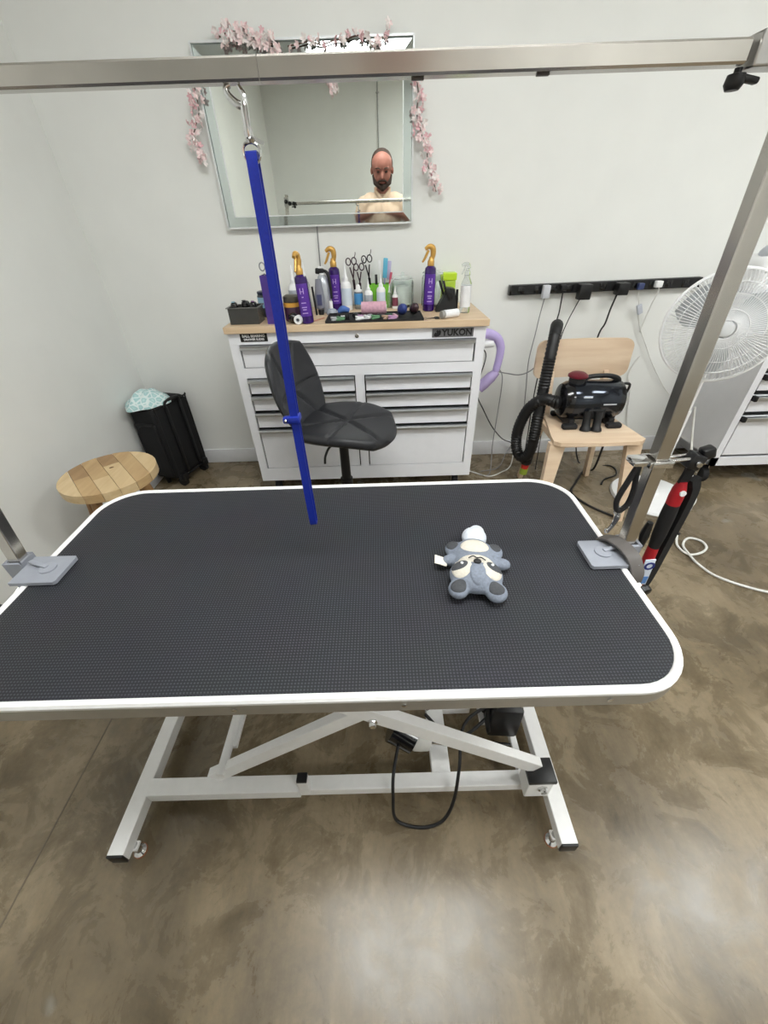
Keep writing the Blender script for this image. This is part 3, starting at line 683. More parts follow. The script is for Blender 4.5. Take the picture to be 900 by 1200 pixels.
# dark round tub with orange band
sx_, sy_ = -.395, 1.99
t = thing('round_tub', 'dark plum round tub with orange band beside the purple box', 'tub', (sx_, sy_, CT))
obj('tub', MB().lathe([(.034, 0), (.038, .004), (.038, .07), (.036, .074)], (sx_, sy_, CT), seg=26), mat('plum_plastic', (66, 40, 62), .3), t)
obj('band', MB().lathe([(.0386, .06), (.0386, .075), (.03, .078)], (sx_, sy_, CT), seg=26), mat('orange_band', (216, 160, 70), .45), t)
obj('lid', MB().lathe([(.036, .078), (.037, .08), (.036, .1), (.025, .106)], (sx_, sy_, CT), seg=26), mat('olive_lid', (84, 80, 70), .4), t)
single('clipper_ball', MB().ball((-.385, 1.925, CT+.0225), (.024, .02, .022), 16, 10).box((-.39, 1.917, CT+.03), (.03, .02, .02), RZ(20), .006), BLACKG, 'small glossy black clipper lying before the plum tub', 'clipper', (-.385, 1.925, CT))
t = thing('tape_roll', 'small white tape roll standing beside the purple spray bottle', 'tape roll', (-.36, 1.905, CT))
def ringroll(c, R, r, w, d):
    m = MB(); d = Vector(d).normalized(); x = d.orthogonal().normalized(); y = d.cross(x); c = Vector(c)
    m.sweep([m.ring(c-d*w/2, x, y, R, 24), m.ring(c+d*w/2, x, y, R, 24), m.ring(c+d*w/2, x, y, r, 24), m.ring(c-d*w/2, x, y, r, 24)], False, True); return m
obj('roll', ringroll((-.36, 1.905, CT+.0185), .018, .008, .02, (.2, 1, 0)), WHITEP, t); obj('core', ringroll((-.36, 1.905, CT+.0185), .008, .0065, .0205, (.2, 1, 0)), GREYL, t)
# lilac jar, silver spray can, grey tube
single('lilac_pot', MB().lathe([(.02, 0), (.022, .003), (.022, .04), (.024, .042), (.024, .055), (.018, .058)], (-.37, 2.1, CT), seg=22), mat('lilac_pot', (168, 150, 206), .4), 'small lilac pot between plum tub and purple spray', 'pot', (-.37, 2.1, CT))
t = thing('silver_spray_bottle', 'silver spray bottle with black head and long black trigger', 'spray bottle', (-.272, 2.19, CT))
obj('bottle', MB().lathe([(.03, 0), (.031, .004), (.031, .12), (.02, .155), (.014, .16)], (-.272, 2.19, CT), seg=26), mat('silver_bottle', (186, 190, 198), .25, .35), t)
obj('head', MB().box((-.282, 2.19, CT+.175), (.04, .022, .024), RY(6), .005), BLACK, t); obj('cap', MB().lathe([(.015, .16), (.015, .168)], (-.272, 2.19, CT), seg=18).box((-.274, 2.19, CT+.19), (.026, .016, .008), None, .003), WHITEP, t)
obj('trigger', MB().tube([(-.262, 2.185, CT+.178), (-.244, 2.18, CT+.165), (-.236, 2.176, CT+.12), (-.233, 2.172, CT+.06)], [.006, .008, .007, .006], 10), BLACK, t)
t = thing('cream_tube', 'grey squeeze tube with black cap standing before the silver bottle', 'tube', (-.285, 2.12, CT))
obj('cap', MB().lathe([(.013, 0), (.014, .02), (.013, .022)], (-.285, 2.12, CT), seg=18), BLACK, t)
m_ = MB(); m_.sweep([[Vector((-.285 + a_*math.cos(rad(q)), 2.12 + b_*math.sin(rad(q)), CT+z)) for q in range(0, 360, 20)] for a_, b_, z in ((.012, .012, .022), (.021, .02, .03), (.022, .012, .08), (.012, .003, .15))])
obj('tube', m_, mat('grey_tube', (126, 128, 140), .35), t)
obj('label', MB().box((-.285, 2.1035, CT+.065), (.022, .002, .045), RX(-8)), mat('navy_print', (66, 70, 104), .5), t)
single('marker_pen', MB().tube([(-.306, 2.11, CT+.0), (-.316, 2.12, CT+.12)], .005, 8), BLACK, 'thin black marker pen leaning beside the grey tube', 'pen', (-.306, 2.11, CT))
t = thing('glass_stopper', 'clear domed cover with white stem beside the black tray', 'cover', (-.234, 2.12, CT))
obj('dome', MB().lathe([(.026, 0), (.028, .008), (.022, .02), (.01, .026)], (-.234, 2.12, CT), seg=22), mat('frosted_dome', (200, 208, 222), .2, trans=.4), t); obj('stem', MB().lathe([(.008, .026), (.008, .055), (.006, .058)], (-.234, 2.12, CT), seg=14), WHITEP, t)
single('wooden_sticks', MB().tube([(-.31, 1.93, CT+.003), (-.26, 2.02, CT+.003)], .0028, 6), mat('pink_wood', (190, 140, 120), .6), 'thin pinkish wooden stick lying between spray bottle and tray', 'stick', (-.31, 1.93, CT))

# black tray with small things
t = thing('tool_tray', 'flat black rubber tray holding combs and clips along the worktop front', 'tray', (-.025, 2.0, CT))
obj('tray', MB().box((-.025, 1.995, CT+.0025), (.435, .19, .004)), RUBBER, t)
obj('raised_edge', MB().box((-.025, 1.901, CT+.005), (.435, .004, .009)).box((-.025, 2.09, CT+.005), (.435, .004, .009)).box((-.2415, 1.995, CT+.005), (.004, .19, .009)).box((.1915, 1.995, CT+.005), (.004, .19, .009)), RUBBER, t, smooth=20)
ZT = CT+.0047
t = thing('blade_case', 'small black case with blue cloth on top standing in the tray', 'case', (-.165, 1.965, ZT))
obj('case', MB().box((-.165, 1.965, ZT+.014), (.05, .04, .027), RZ(8), .003), BLACK, t)
obj('blue_cover', MB().tube([(-.185, 1.965, ZT+.03), (-.165, 1.96, ZT+.042), (-.14, 1.97, ZT+.034)], [.01, .014, .01], 10), mat('blue_cloth', (76, 110, 178), .7), t)
obj('case_print', MB().box((-.167, 1.9435, ZT+.016), (.018, .001, .005), RZ(8)), LEGEND, t)
single('steel_trimmer', MB().ball((-.11, 1.965, ZT+.013), (.016, .014, .013), 14, 8).box((-.112, 1.955, ZT+.021), (.018, .008, .006), RZ(10), .002), mat('gunmetal', (56, 58, 62), .25, .6), 'small dark steel trimmer lying in the tray', 'trimmer', (-.11, 1.965, ZT))
t = thing('bandage_roll', 'large pink bandage roll lying in the black tray', 'roll', (-.025, 2.05, ZT))
obj('roll', MB().cyl((-.085, 2.05, ZT+.028), (.03, 2.045, ZT+.028), .0275, .0275, 26), mat('pink_bandage', (204, 160, 176), .8, vary=.12, scale=90, bump=.5), t)
obj('core', ringroll((.0305, 2.045, ZT+.028), .014, .009, .004, (1, 0, 0)), WHITEP, t)
CLC = [('mauve', (178, 140, 176)), ('white', (222, 224, 226)), ('silver', (168, 170, 172)), ('green', (96, 140, 104)), ('charcoal', (52, 54, 56)), ('tan', (184, 156, 134)), ('dark green', (44, 78, 62)), ('rose', (196, 150, 168))]
k = 0
for (x, y, rz) in ((-.08, 1.945, 30), (-.06, 1.925, -40), (-.045, 1.96, 80), (-.02, 1.93, 10), (.005, 1.95, -25), (.025, 1.925, 60), (.045, 1.965, 20), (.065, 1.935, -60), (.055, 1.91, 0), (-.09, 1.915, 5), (-.2, 1.92, 40), (-.175, 1.915, -15)):
    nm, c = CLC[k % 8]; T = TR(x, y, ZT) @ RZ(rz) @ Matrix.Scale(1.35, 4)
    lab = ('%s plastic hair clip in the tray ' % nm) + ('before the pink roll', 'beside the blue brush', 'next to the black case')[0 if k < 6 else (1 if k < 9 else 2)]
    t = thing('hair_clip', lab, 'hair clip', (x, y, ZT), 'small clips in the black tray')
    mm = mat('clip_'+nm, c, .4)
    obj('jaw', MB(T).bar((-.014, -.003, .004), (.014, 0, .008), .009, .006, bev=.001), mm, t)
    obj('jaw', MB(T).bar((-.014, .004, .012), (.014, .001, .009), .008, .005, bev=.001), mm, t)
    k += 1
def brush(x, y, rz, label, m, m2):
    t = thing('rubber_brush', label, 'brush', (x, y, ZT)); T = TR(x, y, ZT) @ RZ(rz) @ RX(-22)
    obj('back', MB(T).ball((0, 0, .035), (.021, .034, .022), 18, 12), m, t)
    obj('bristle_pad', MB(T).ball((0, .004, .026), (.018, .03, .014), 16, 10), m2, t)
brush(.105, 1.955, 18, 'dark blue oval rubber brush at the tray end', mat('navy_rubber', (50, 66, 132), .45), mat('navy_pad', (36, 46, 90), .6))
brush(.158, 1.965, 12, 'dark brown glossy oval brush beside the blue brush', mat('brown_gloss', (58, 40, 46), .2), BLACK)
# green cup with shears and combs
gx, gy = .0, 2.29
t = thing('green_cup', 'bright green square cup full of shears and combs', 'cup', (gx-.0, gy, CT))
gm = MB(); w_ = .04
for (cx_, cy_, sx2, sy2) in ((0, -.035, .1, .003), (0, .035, .1, .003), (-.05, 0, .003, .07), (.05, 0, .003, .07)): gm.box((gx+cx_, gy+cy_, CT+.052), (sx2, sy2, .104))
gm.box((gx, gy, CT+.002), (.1, .07, .003)); obj('cup', gm, mat('lime_green', (120, 190, 60), .4), t, smooth=20)
BURG = mat('burgundy_steel', (66, 44, 56), .35, .5)
shears(-.118, 2.305, CT+.001, .235, -5, 0, 'dark burgundy shears leaning at the green cup side', BURG, 'shears around the green cup')
shears(-.096, 2.315, CT+.001, .205, -1, 0, 'shorter burgundy shears standing behind the blue bottle', BURG, 'shears around the green cup')
shears(-.036, 2.295, CT+.006, .24, -6, 0, 'black shears with open rings rising from the green cup', mat('black_steel', (44, 42, 46), .3, .6), 'shears around the green cup')
t = thing('hair_comb', 'blue and purple bristle comb rising from the green cup', 'comb', (.02, 2.3, CT+.004))
obj('handle', MB().bar((.02, 2.3, CT+.004), (.03, 2.3, CT+.13), .008, .006), mat('violet_plastic', (140, 130, 180), .4), t)
obj('head', MB().box((.033, 2.3, CT+.17), (.022, .01, .085), RY(5), .003), mat('sky_plastic', (96, 176, 206), .4), t)
obj('bristles', MB().box((.052, 2.3, CT+.16), (.018, .008, .08), RY(5), .002), mat('lilac_bristle', (180, 176, 208), .7), t)
single('toothbrush', MB().bar((.03, 2.275, CT+.004), (.058, 2.29, CT+.13), .008, .005, bev=.001).box((.06, 2.29, CT+.138), (.012, .008, .03), RY(12), .002), mat('red_pink_plastic', (190, 80, 104), .4), 'pinkish red brush handle leaning in the green cup', 'brush', (.03, 2.275, CT+.004))
single('white_spatula', MB().bar((.012, 2.28, CT+.004), (.006, 2.28, CT+.17), .007, .004).box((.0055, 2.28, CT+.185), (.013, .005, .04), RY(-3), .002), WHITEP, 'white plastic spatula standing in the green cup', 'spatula', (.012, 2.28, CT+.004))
single('black_file', MB().bar((-.012, 2.285, CT+.004), (-.014, 2.29, CT+.145), .012, .006, bev=.001), BLACK, 'flat black file standing in the green cup', 'file', (-.012, 2.285, CT+.004))
# fluted glass jars
def glass_jar(x, y, r, h, label, knob):
    t = thing('glass_jar', label, 'jar', (x, y, CT))
    m = MB(); n = 48
    def ring_(R, z, fl): return [Vector((x + (R*(1+fl*math.cos(12*2*math.pi*k/n)))*math.cos(2*math.pi*k/n), y + (R*(1+fl*math.cos(12*2*math.pi*k/n)))*math.sin(2*math.pi*k/n), CT+z)) for k in range(n)]
    m.sweep([ring_(r*.9, 0, 0), ring_(r, .006, .03), ring_(r, h*.72, .03), ring_(r*.93, h*.8, 0), ring_(r*.86, h*.8, 0), ring_(r*.9, h*.7, 0), ring_(r*.9, .01, 0)], True)
    obj('jar', m, GLASS, t)
    obj('contents', MB().lathe([(r*.8, .012), (r*.84, .02), (r*.84, h*.55), (r*.7, h*.62)], (x, y, CT), seg=20), mat('cotton', (222, 224, 220), .9), t)
    lid = obj('lid', MB().lathe([(r*.98, h*.81), (r*1.0, h*.84), (r*.9, h*.88), (r*.25, h*.92)], (x, y, CT), seg=28), GLASS, t)
    obj('lid_knob', MB().ball((x, y, CT+h*.96), knob, 14, 8), GLASS, lid)
glass_jar(.118, 2.27, .054, .15, 'fluted clear glass jar beside the green cup', .01)
glass_jar(.268, 2.265, .052, .175, 'fluted clear glass jar behind the purple spray bottle', .012)
t = thing('lime_canister', 'lime green canister standing behind the black scissor block', 'canister', (.356, 2.305, CT))
obj('canister', MB().box((.356, 2.305, CT+.055), (.062, .06, .108), None, .006), mat('lime_clear', (176, 206, 70), .3), t, smooth=20)
obj('lid', MB().box((.356, 2.305, CT+.126), (.07, .066, .034), None, .005), mat('lime_lid', (190, 222, 50), .35), t, smooth=20)
# scissor block
t = thing('scissor_block', 'black wedge scissor block with slots for tools', 'tool holder', (.318, 2.12, CT))
obj('wedge', MB().prism([(-.052, 0), (.05, 0), (.034, .095), (.004, .1)], -.03, .03, TR(.32, 2.12, CT) @ FRONT), mat('black_block', (30, 33, 36), .4), t, smooth=20)
for k in range(2): obj('slot_tool', MB().bar((.318-.014*k, 2.105+.018*k, CT+.07), (.3-.016*k, 2.105+.018*k, CT+.128), .012, .01, bev=.002), BLACK, t)
obj('slot_grip', MB().box((.325, 2.09, CT+.075), (.02, .014, .05), RY(-25), .003), BLACK, t)
single('black_marker', MB().lathe([(.007, 0), (.0075, .05), (.0065, .055), (.006, .088)], (.372, 2.13, CT), seg=14), BLACK, 'upright black marker beside the scissor block', 'marker', (.372, 2.13, CT))
# clear spray bottle
cx_, cy_ = .4, 2.06
t = thing('clear_spray_bottle', 'clear spray bottle with white label at the worktop right end', 'spray bottle', (cx_, cy_, CT))
obj('bottle', MB().lathe([(.022, 0), (.024, .003), (.024, .12), (.012, .145), (.011, .152)], (cx_, cy_, CT), seg=26), CLEARP, t)
obj('label', MB().lathe([(.0243, .025), (.0243, .112)], (cx_, cy_, CT), seg=26), mat('white_label', (226, 228, 232), .5), t)
obj('collar', MB().lathe([(.013, .152), (.013, .166), (.008, .17), (.007, .18)], (cx_, cy_, CT), seg=18), CLEARP, t)
h_ = obj('trigger_head', MB().tube([(cx_+.006, cy_, CT+.178), (cx_, cy_, CT+.192), (cx_-.015, cy_, CT+.194), (cx_-.028, cy_, CT+.19)], [.008, .009, .008, .005], 10), CLEARP, t)
obj('trigger', MB().tube([(cx_-.012, cy_, CT+.188), (cx_-.018, cy_, CT+.17), (cx_-.026, cy_, CT+.155)], .003, 8), CLEARP, h_)
# white bottle lying
t = thing('lying_bottle', 'white labelled pill bottle lying on its side near the worktop edge', 'bottle', (.31, 1.955, CT))
d_ = Vector((.86, .42, 0)); p_ = Vector((.285, 1.925, CT+.0175))
obj('bottle', MB().cyl(p_, p_+d_*.075, .017, .017, 22), mat('white_label2', (228, 229, 232), .45), t); obj('cap', MB().lathe([(.014, 0), (.016, -.002), (.016, -.014), (.014, -.016)], p_, d_, 20), mat('grey_cap', (150, 148, 144), .4), t)
t = thing('small_scissors', 'small dark scissors lying flat on the worktop beside the tray', 'scissors', (.225, 1.935, CT))
for sg in (-1, 1):
    obj('blade', MB().bar((.2, 1.93+sg*.012, CT+.003+.0015*sg), (.25, 1.935-sg*.006, CT+.003+.0015*sg), .004, .0015), BLACK, t)
    obj('finger_ring', MB().tube([(.255+.01*math.cos(rad(q)), 1.935-sg*.013+.008*math.sin(rad(q)), CT+.003) for q in range(0, 360, 60)], .0018, 6, True), BLACK, t)

# ------------------------------------------------------------------ black swivel stool with back
sc = thing('swivel_chair', 'black quilted faux leather swivel chair in front of the white cabinet', 'chair', (-.178, 1.575, 0))
SC = TR(-.178, 1.575, 0) @ RZ(-14)
SEATZ = .575
def seam_d(u, v, segs):
    best = 9
    for (x0, y0, x1, y1) in segs:
        dx, dy = x1-x0, y1-y0; t = max(0, min(1, ((u-x0)*dx+(v-y0)*dy)/(dx*dx+dy*dy))); best = min(best, math.hypot(u-x0-t*dx, v-y0-t*dy))
    return best
def pad(fn, segs, th, n=44, groove=.010, gw=.05, k=.82):
    """quilted cushion: fn(u,v)->(point, normal) for u,v in [-1,1]"""
    m = MB(SC); top, bot = [], []
    for i in range(n+1):
        for j in range(n+1):
            u, v = -1+2*i/n, -1+2*j/n
            # square -> rounded square
            uu = u*math.sqrt(1-k*v*v/2); vv = v*math.sqrt(1-k*u*u/2)
            p, nn = fn(uu, vv); e = max(abs(u), abs(v)); edge = (1-e**5)
            g = groove*max(0, 1-(seam_d(uu, vv, segs)/gw)**2) *max(0, 1-e**8) if e < 1 else 0
            h = th*(.35+.65*edge**.5) - g
            if e >= 1: h = 0
            top.append(p + nn*h); bot.append(p - nn*(th*.8*(edge**.5)))
    N_ = (n+1)**2; verts = top+bot; faces = []
    for i in range(n):
        for j in range(n):
            a_, b_, c_, d2 = i*(n+1)+j, (i+1)*(n+1)+j, (i+1)*(n+1)+j+1, i*(n+1)+j+1
            faces.append((a_, b_, c_, d2)); faces.append((N_+a_, N_+d2, N_+c_, N_+b_))
    for i in range(n):
        for (a_, b_) in ((i*(n+1), (i+1)*(n+1)), ((i+1)*(n+1)+n, i*(n+1)+n), ((n)*(n+1)+i, n*(n+1)+i+1), (i+1, i)):
            faces.append((a_, N_+a_, N_+b_, b_))
    m._new(verts, faces); bmesh.ops.remove_doubles(m.bm, verts=m.bm.verts, dist=1e-5); return m
def seat_fn(u, v):
    x, y = u*.215, v*.205
    z = SEATZ + .018*v*v - .03*max(0, u)**2 + .05*max(0, -u-.55)**2
    return Vector((x+.02, y, z)), Vector((0, 0, 1))
obj('seat', pad(seat_fn, [(-.05, -1, .1, 1), (-1, -.6, .02, .0), (-1, .6, .02, 0), (.02, 0, 1, .75), (.02, 0, 1, -.75)], .034), LEATHER, sc, smooth=60)
def back_fn(u, v):
    # u: up, v: across ; shell wraps slightly forward at the sides
    wv = .2*(1-.18*max(0, u)**2 - .25*max(0, -u)**2)
    z = .735 + .172*u
    x = -.2 - .05*u + .055*v*v - .02*(1-u*u)
    nrm = Vector((1, -.5*v, .2)).normalized()
    return Vector((x, v*wv, z)), nrm
obj('backrest', pad(back_fn, [(-.1, -1, -.05, 1), (1, -.6, -.1, .0), (1, .6, -.1, 0), (-.1, 0, -1, .7), (-.1, 0, -1, -.7)], .02, k=.55), LEATHER, sc, smooth=60)
obj('seat_plate', MB(SC).box((0, 0, SEATZ-.035), (.16, .16, .02), bev=.004), BLACK, sc)
obj('gas_column', MB(SC).cyl((0, 0, .07), (0, 0, .32), .028, .028, 20).cyl((0, 0, .3), (0, 0, SEATZ-.03), .022, .02, 20), BLACK, sc)
obj('height_lever', MB(SC).tube([(.02, -.03, SEATZ-.035), (-.02, -.1, SEATZ-.045), (-.035, -.13, SEATZ-.075), (-.04, -.135, SEATZ-.11)], .005, 8), BLACK, sc)
for k in range(5):
    an = rad(72*k+20); d_ = Vector((math.cos(an), math.sin(an), 0))
    lg = obj('base_spoke', MB(SC).bar(Vector((0, 0, .085))+d_*.02, Vector((0, 0, .07))+d_*.25, .04, .025, bev=.005), BLACK, sc)
    c_ = d_*.25
    obj('caster', MB(SC).cyl(c_+Vector((-d_.y*.018, d_.x*.018, .026)), c_+Vector((d_.y*.018, -d_.x*.018, .026)), .026, seg=16).cyl(c_+Vector((0, 0, .03)), c_+Vector((0, 0, .065)), .006), BLACK, lg)

# ------------------------------------------------------------------ round wooden stool
STOOL_A = 43
sx0, sy0, SR, SZ = -1.105, 1.375, .175, .5
st = thing('wooden_stool', 'round plank top wooden stool beside the table corner', 'stool', (sx0, sy0, 0))
ST = TR(sx0, sy0, 0) @ RZ(STOOL_A)
edges = [-SR, -.118, -.062, -.004, .056, .116, SR]
splits = {0: [], 1: [.02], 2: [-.03], 3: [.06], 4: [], 5: []}
kk = 0
for i in range(6):
    x0, x1 = edges[i]+.0006, edges[i+1]-.0006
    cuts = [-1] + splits[i] + [1]
    for j in range(len(cuts)-1):
        pts = []
        ylo, yhi = cuts[j], cuts[j+1]; ns = 8
        for q in range(ns+1):
            x = x0+(x1-x0)*q/ns; h = math.sqrt(max(0, SR*SR-x*x)); pts.append((x, max(-h, ylo+.0006) if ylo > -1 else -h))
        for q in range(ns, -1, -1):
            x = x0+(x1-x0)*q/ns; h = math.sqrt(max(0, SR*SR-x*x)); pts.append((x, min(h, yhi-.0006) if yhi < 1 else h))
        cl = []
        for p in pts:
            if not cl or math.hypot(p[0]-cl[-1][0], p[1]-cl[-1][1]) > 1e-4: cl.append(p)
        if math.hypot(cl[0][0]-cl[-1][0], cl[0][1]-cl[-1][1]) < 1e-4: cl.pop()
        dz = (.0, .0012, -.0008, .0006)[kk % 4]
        obj('seat_plank', MB(ST).prism(cl, SZ-.034, SZ+dz), STOOLW[(0, 1, 2, 0, 1, 0, 2, 1, 0)[kk % 9]], st, smooth=30); kk += 1
obj('wood_knot', MB(ST).ball((.02, .03, SZ), (.011, .008, .0022), 14, 6), mat('knot_brown', (112, 80, 48), .6), st)
for k in range(4):
    an = rad(45+90*k); d_ = Vector((math.cos(an), math.sin(an), 0))
    obj('leg', MB(ST).tube([d_*.12+Vector((0, 0, SZ-.03)), d_*.16+Vector((0, 0, .25)), d_*.2], [.019, .018, .015], 14), STOOLLEG, st)
for k in range(2):
    an = rad(45+90*k); d_ = Vector((math.cos(an), math.sin(an), 0)); obj('stretcher', MB(ST).cyl(d_*.17+Vector((0, 0, .2+.02*k)), -d_*.17+Vector((0, 0, .2+.02*k)), .01), STOOLLEG, st)
obj('apron', MB(ST).lathe([(.13, SZ-.06), (.13, SZ-.034)], seg=28), STOOLW[1], st)

# ------------------------------------------------------------------ suitcase in the corner
SU = TR(-1.236, 2.03, 0) @ RZ(-17)     # local: x thickness (0..-0.17), y along the trolley face
su = thing('suitcase', 'small black soft suitcase standing upright in the room corner', 'suitcase', (-1.27, 2.18, 0))
obj('shell', MB(SU).box((-.09, .14, .275), (.18, .275, .45), bev=.035, seg=4), FABRICB, su)
obj('front_pocket', MB(SU).box((-.083, -.004, .25), (.135, .02, .33), bev=.009, seg=3), FABRICB, su)
obj('pocket_piping', MB(SU).tube([(-.14, -.0155, .14), (-.142, -.0155, .33), (-.12, -.0155, .39), (-.08, -.0155, .405), (-.03, -.0155, .407)], .004, 8), RUBBER, su)
obj('edge_piping', MB(SU).tube([(-.002, .02, .09), (-.002, .02, .46), (-.002, .035, .492), (-.002, .25, .492), (-.002, .262, .46), (-.002, .262, .09), (-.002, .25, .06), (-.002, .035, .06)], .005, 8, True), RUBBER, su)
for y in (.09, .2): obj('trolley_rail', MB(SU).box((.006, y, .28), (.012, .022, .41), bev=.003), BLACK, su)
obj('trolley_handle', MB(SU).tube([(.006, .09, .48), (.006, .095, .505), (.006, .145, .512), (.006, .195, .505), (.006, .2, .48)], .009, 8), BLACK, su)
obj('top_handle', MB(SU).tube([(-.05, .1, .498), (-.05, .12, .515), (-.05, .18, .515), (-.05, .2, .498)], .009, 8), FABRICB, su)
for y in (.045, .235): 
    wh = obj('wheel', MB(SU).cyl((-.012, y-.012, .028), (-.012, y+.012, .028), .028, seg=20), RUBBER, su)
    obj('wheel_housing', MB(SU).box((.0, y, .062), (.04, .045, .05), None, .008), BLACK, wh)
for y in (.05, .23): obj('foot', MB(SU).lathe([(.014, 0), (.012, .055)], (-.135, y, 0), seg=14), BLACK, su)
# patterned cloth bundle on top
def cloth():
    m = MB(SU); nr, na = 10, 40; verts, faces = [], []
    for i in range(nr+1):
        t = i/nr
        for k in range(na):
            an = 2*math.pi*k/na
            R = t*(1 + .10*math.sin(3*an+.6) + .06*math.sin(7*an))
            x = -.1 + .105*R*math.cos(an); y = .09 + .125*R*math.sin(an)
            z = .507 + .062*(1-t**2.2) + .012*math.sin(5*x*20+y*30)*t*(1-t)*4*.6 - .012*(t > .9)
            verts.append((x, y, max(z, .502)))
    for i in range(nr):
        for k in range(na): a_, b_ = i*na+k, i*na+(k+1) % na; faces.append((a_, b_, b_+na, a_+na))
    base = [(v[0], v[1], v[2]-.004) for v in verts[nr*na:]]; off = len(verts); verts += base
    for k in range(na): faces.append((nr*na+k, nr*na+(k+1) % na, off+(k+1) % na, off+k))
    faces.append(tuple(range(off+na-1, off-1, -1)))
    m._new(verts, faces); return m
def cloth_mat():
    m = bpy.data.materials.new('aqua_floral_cloth'); m.use_nodes = True; N = m.node_tree.nodes; L = m.node_tree.links; b = N['Principled BSDF']
    tc = N.new('ShaderNodeTexCoord'); v = N.new('ShaderNodeTexVoronoi'); v.inputs['Scale'].default_value = 34; v.feature = 'DISTANCE_TO_EDGE'; L.new(tc.outputs['Object'], v.inputs['Vector'])
    r = N.new('ShaderNodeValToRGB'); e = r.color_ramp.elements; e[0].position = .06; e[0].color = lin((226, 238, 238)); e[1].position = .16; e[1].color = lin((160, 204, 206)); x = e.new(.4); x.color = lin((196, 224, 224))
    L.new(v.outputs['Distance'], r.inputs[0]); L.new(r.outputs[0], b.inputs['Base Color']); b.inputs['Roughness'].default_value = .85; return m
o = single('folded_cloth', cloth(), cloth_mat(), 'aqua and white patterned cloth bundled on top of the black suitcase', 'cloth', tuple(SU @ Vector((-.1, .09, .5))))

# ------------------------------------------------------------------ birch chair
ch = thing('plywood_chair', 'pale birch plywood chair with wide curved back against the wall', 'chair', (1.0, 1.83, 0))
sp = [(.775, 1.62), (.80, 1.598), (.98, 1.588), (1.16, 1.594), (1.19, 1.618), (1.185, 1.66), (1.15, 1.93), (1.12, 1.96), (.86, 1.96), (.835, 1.93), (.78, 1.67)]
m_ = MB(); m_.prism(sp, .434, .452); obj('seat', m_, BIRCH, ch, smooth=20)
def curved_back():
    m = MB(); n = 28; verts, faces = [], []
    rows_ = [(.0, .60, .93), (.02, .585, 1.0), (.06, .58, 1.0)]
    prof = []
    pts = rrect(-.238, .238, .605, .785, .04, 6)
    front = []; back = []
    for (x, z) in pts:
        yb = 2.055 - .5*(x*x) + .06*(z-.7)
        front.append(Vector((1.03+x, yb, z))); back.append(Vector((1.03+x, yb+.014, z)))
    k = len(pts)
    # fill by strips: pair left-right columns
    xs = [-.238*math.cos(math.pi*i/n) for i in range(n+1)]
    def zr(x):
        r = .04; e = .238-abs(x); d = r - math.sqrt(max(0, r*r-(r-e)**2)) if e < r else 0
        return .605+d, .785-d
    V = []
    for x in xs:
        lo, hi = zr(x)
        for off in (0, .014):
            for z in (lo, hi): V.append(Vector((1.012+x, 2.05 - .45*x*x + .08*(z-.7) + off, z)))
    for i in range(n):
        a_, b_ = i*4, (i+1)*4
        faces += [(a_, b_, b_+1, a_+1), (a_+2, a_+3, b_+3, b_+2), (a_+1, b_+1, b_+3, a_+3), (a_, a_+2, b_+2, b_)]
    faces += [(0, 1, 3, 2), (n*4, n*4+2, n*4+3, n*4+1)]
    m._new(V, faces); return m
obj('backrest', curved_back(), BIRCH, ch, smooth=50)
for (x0, y0, x1, y1) in ((.80, 1.64, .775, 1.60), (1.155, 1.64, 1.2, 1.6)):
    sg = -1 if x0 < 1 else 1
    obj('leg', MB().bar((x0, y0, .434), (x1, y1, 0), .028, .05, (1,0,0), .004) if False else MB().sweep([[Vector((x0+sx2*.034, y0-.016, .434)) if False else Vector((x0+dx*.036, y0+dy*.016, .434)) for dx, dy in ((-1,-1),(1,-1),(1,1),(-1,1))], [Vector((x1-sg*.0+dx*.017, y1+dy*.013, 0)) for dx, dy in ((-1,-1),(1,-1),(1,1),(-1,1))]]), BIRCH, ch, smooth=20)
for (x0, xb) in ((.852, .822), (1.135, 1.225)):
    obj('leg', MB().bar((x0, 1.945, .434), (xb, 2.05, 0), .026, .034, (0,1,0), .003), BIRCH, ch, smooth=20)
    obj('back_post', MB().bar((x0, 1.945, .43), (x0+(.02 if x0 < 1 else .015), 2.046, .63), .026, .034, (0,1,0), .003), BIRCH, ch, smooth=20)
obj('seat_rail', MB().box((.985, 1.65, .422), (.35, .02, .03)).box((.985, 1.93, .422), (.28, .02, .03)).box((.815, 1.79, .422), (.02, .28, .03)).box((1.15, 1.79, .422), (.02, .28, .03)), BIRCH, ch, smooth=20)

# pet dryer on the chair
dz = .4525
pd = thing('pet_dryer', 'glossy black pet blower with maroon cap and coiled black hose on the chair', 'pet dryer', (.995, 1.83, dz))
MAR = mat('maroon_plastic', (96, 22, 36), .3)
obj('barrel', MB().lathe([(.05, -.145), (.075, -.14), (.086, -.12), (.088, -.1), (.088, .11), (.082, .13), (.06, .142)], (.995, 1.83, dz+.112), (1,0,0), 32), BLACKG, pd)
obj('chrome_band', MB().lathe([(.0885, -.105), (.0893, -.104), (.0893, .104), (.0885, .105)], (.995, 1.83, dz+.112), (1,0,0), 32), mat('dark_chrome', (60, 64, 72), .12, .85), pd)
obj('hose_port', MB().lathe([(.03, 0), (.034, -.02), (.028, -.03)], (.856, 1.83, dz+.1), (1,0,0), 20), BLACK, pd)
obj('handle', MB().tube([(.94, 1.83, dz+.19), (.955, 1.83, dz+.215), (1.0, 1.83, dz+.222), (1.06, 1.83, dz+.22), (1.1, 1.83, dz+.205), (1.108, 1.83, dz+.18)], [.013, .011, .01, .011, .013, .015], 10), BLACK, pd)
cp = obj('filter_neck', MB().lathe([(.034, 0), (.036, .02), (.03, .03)], (.91, 1.83, dz+.19), seg=20), BLACK, pd)
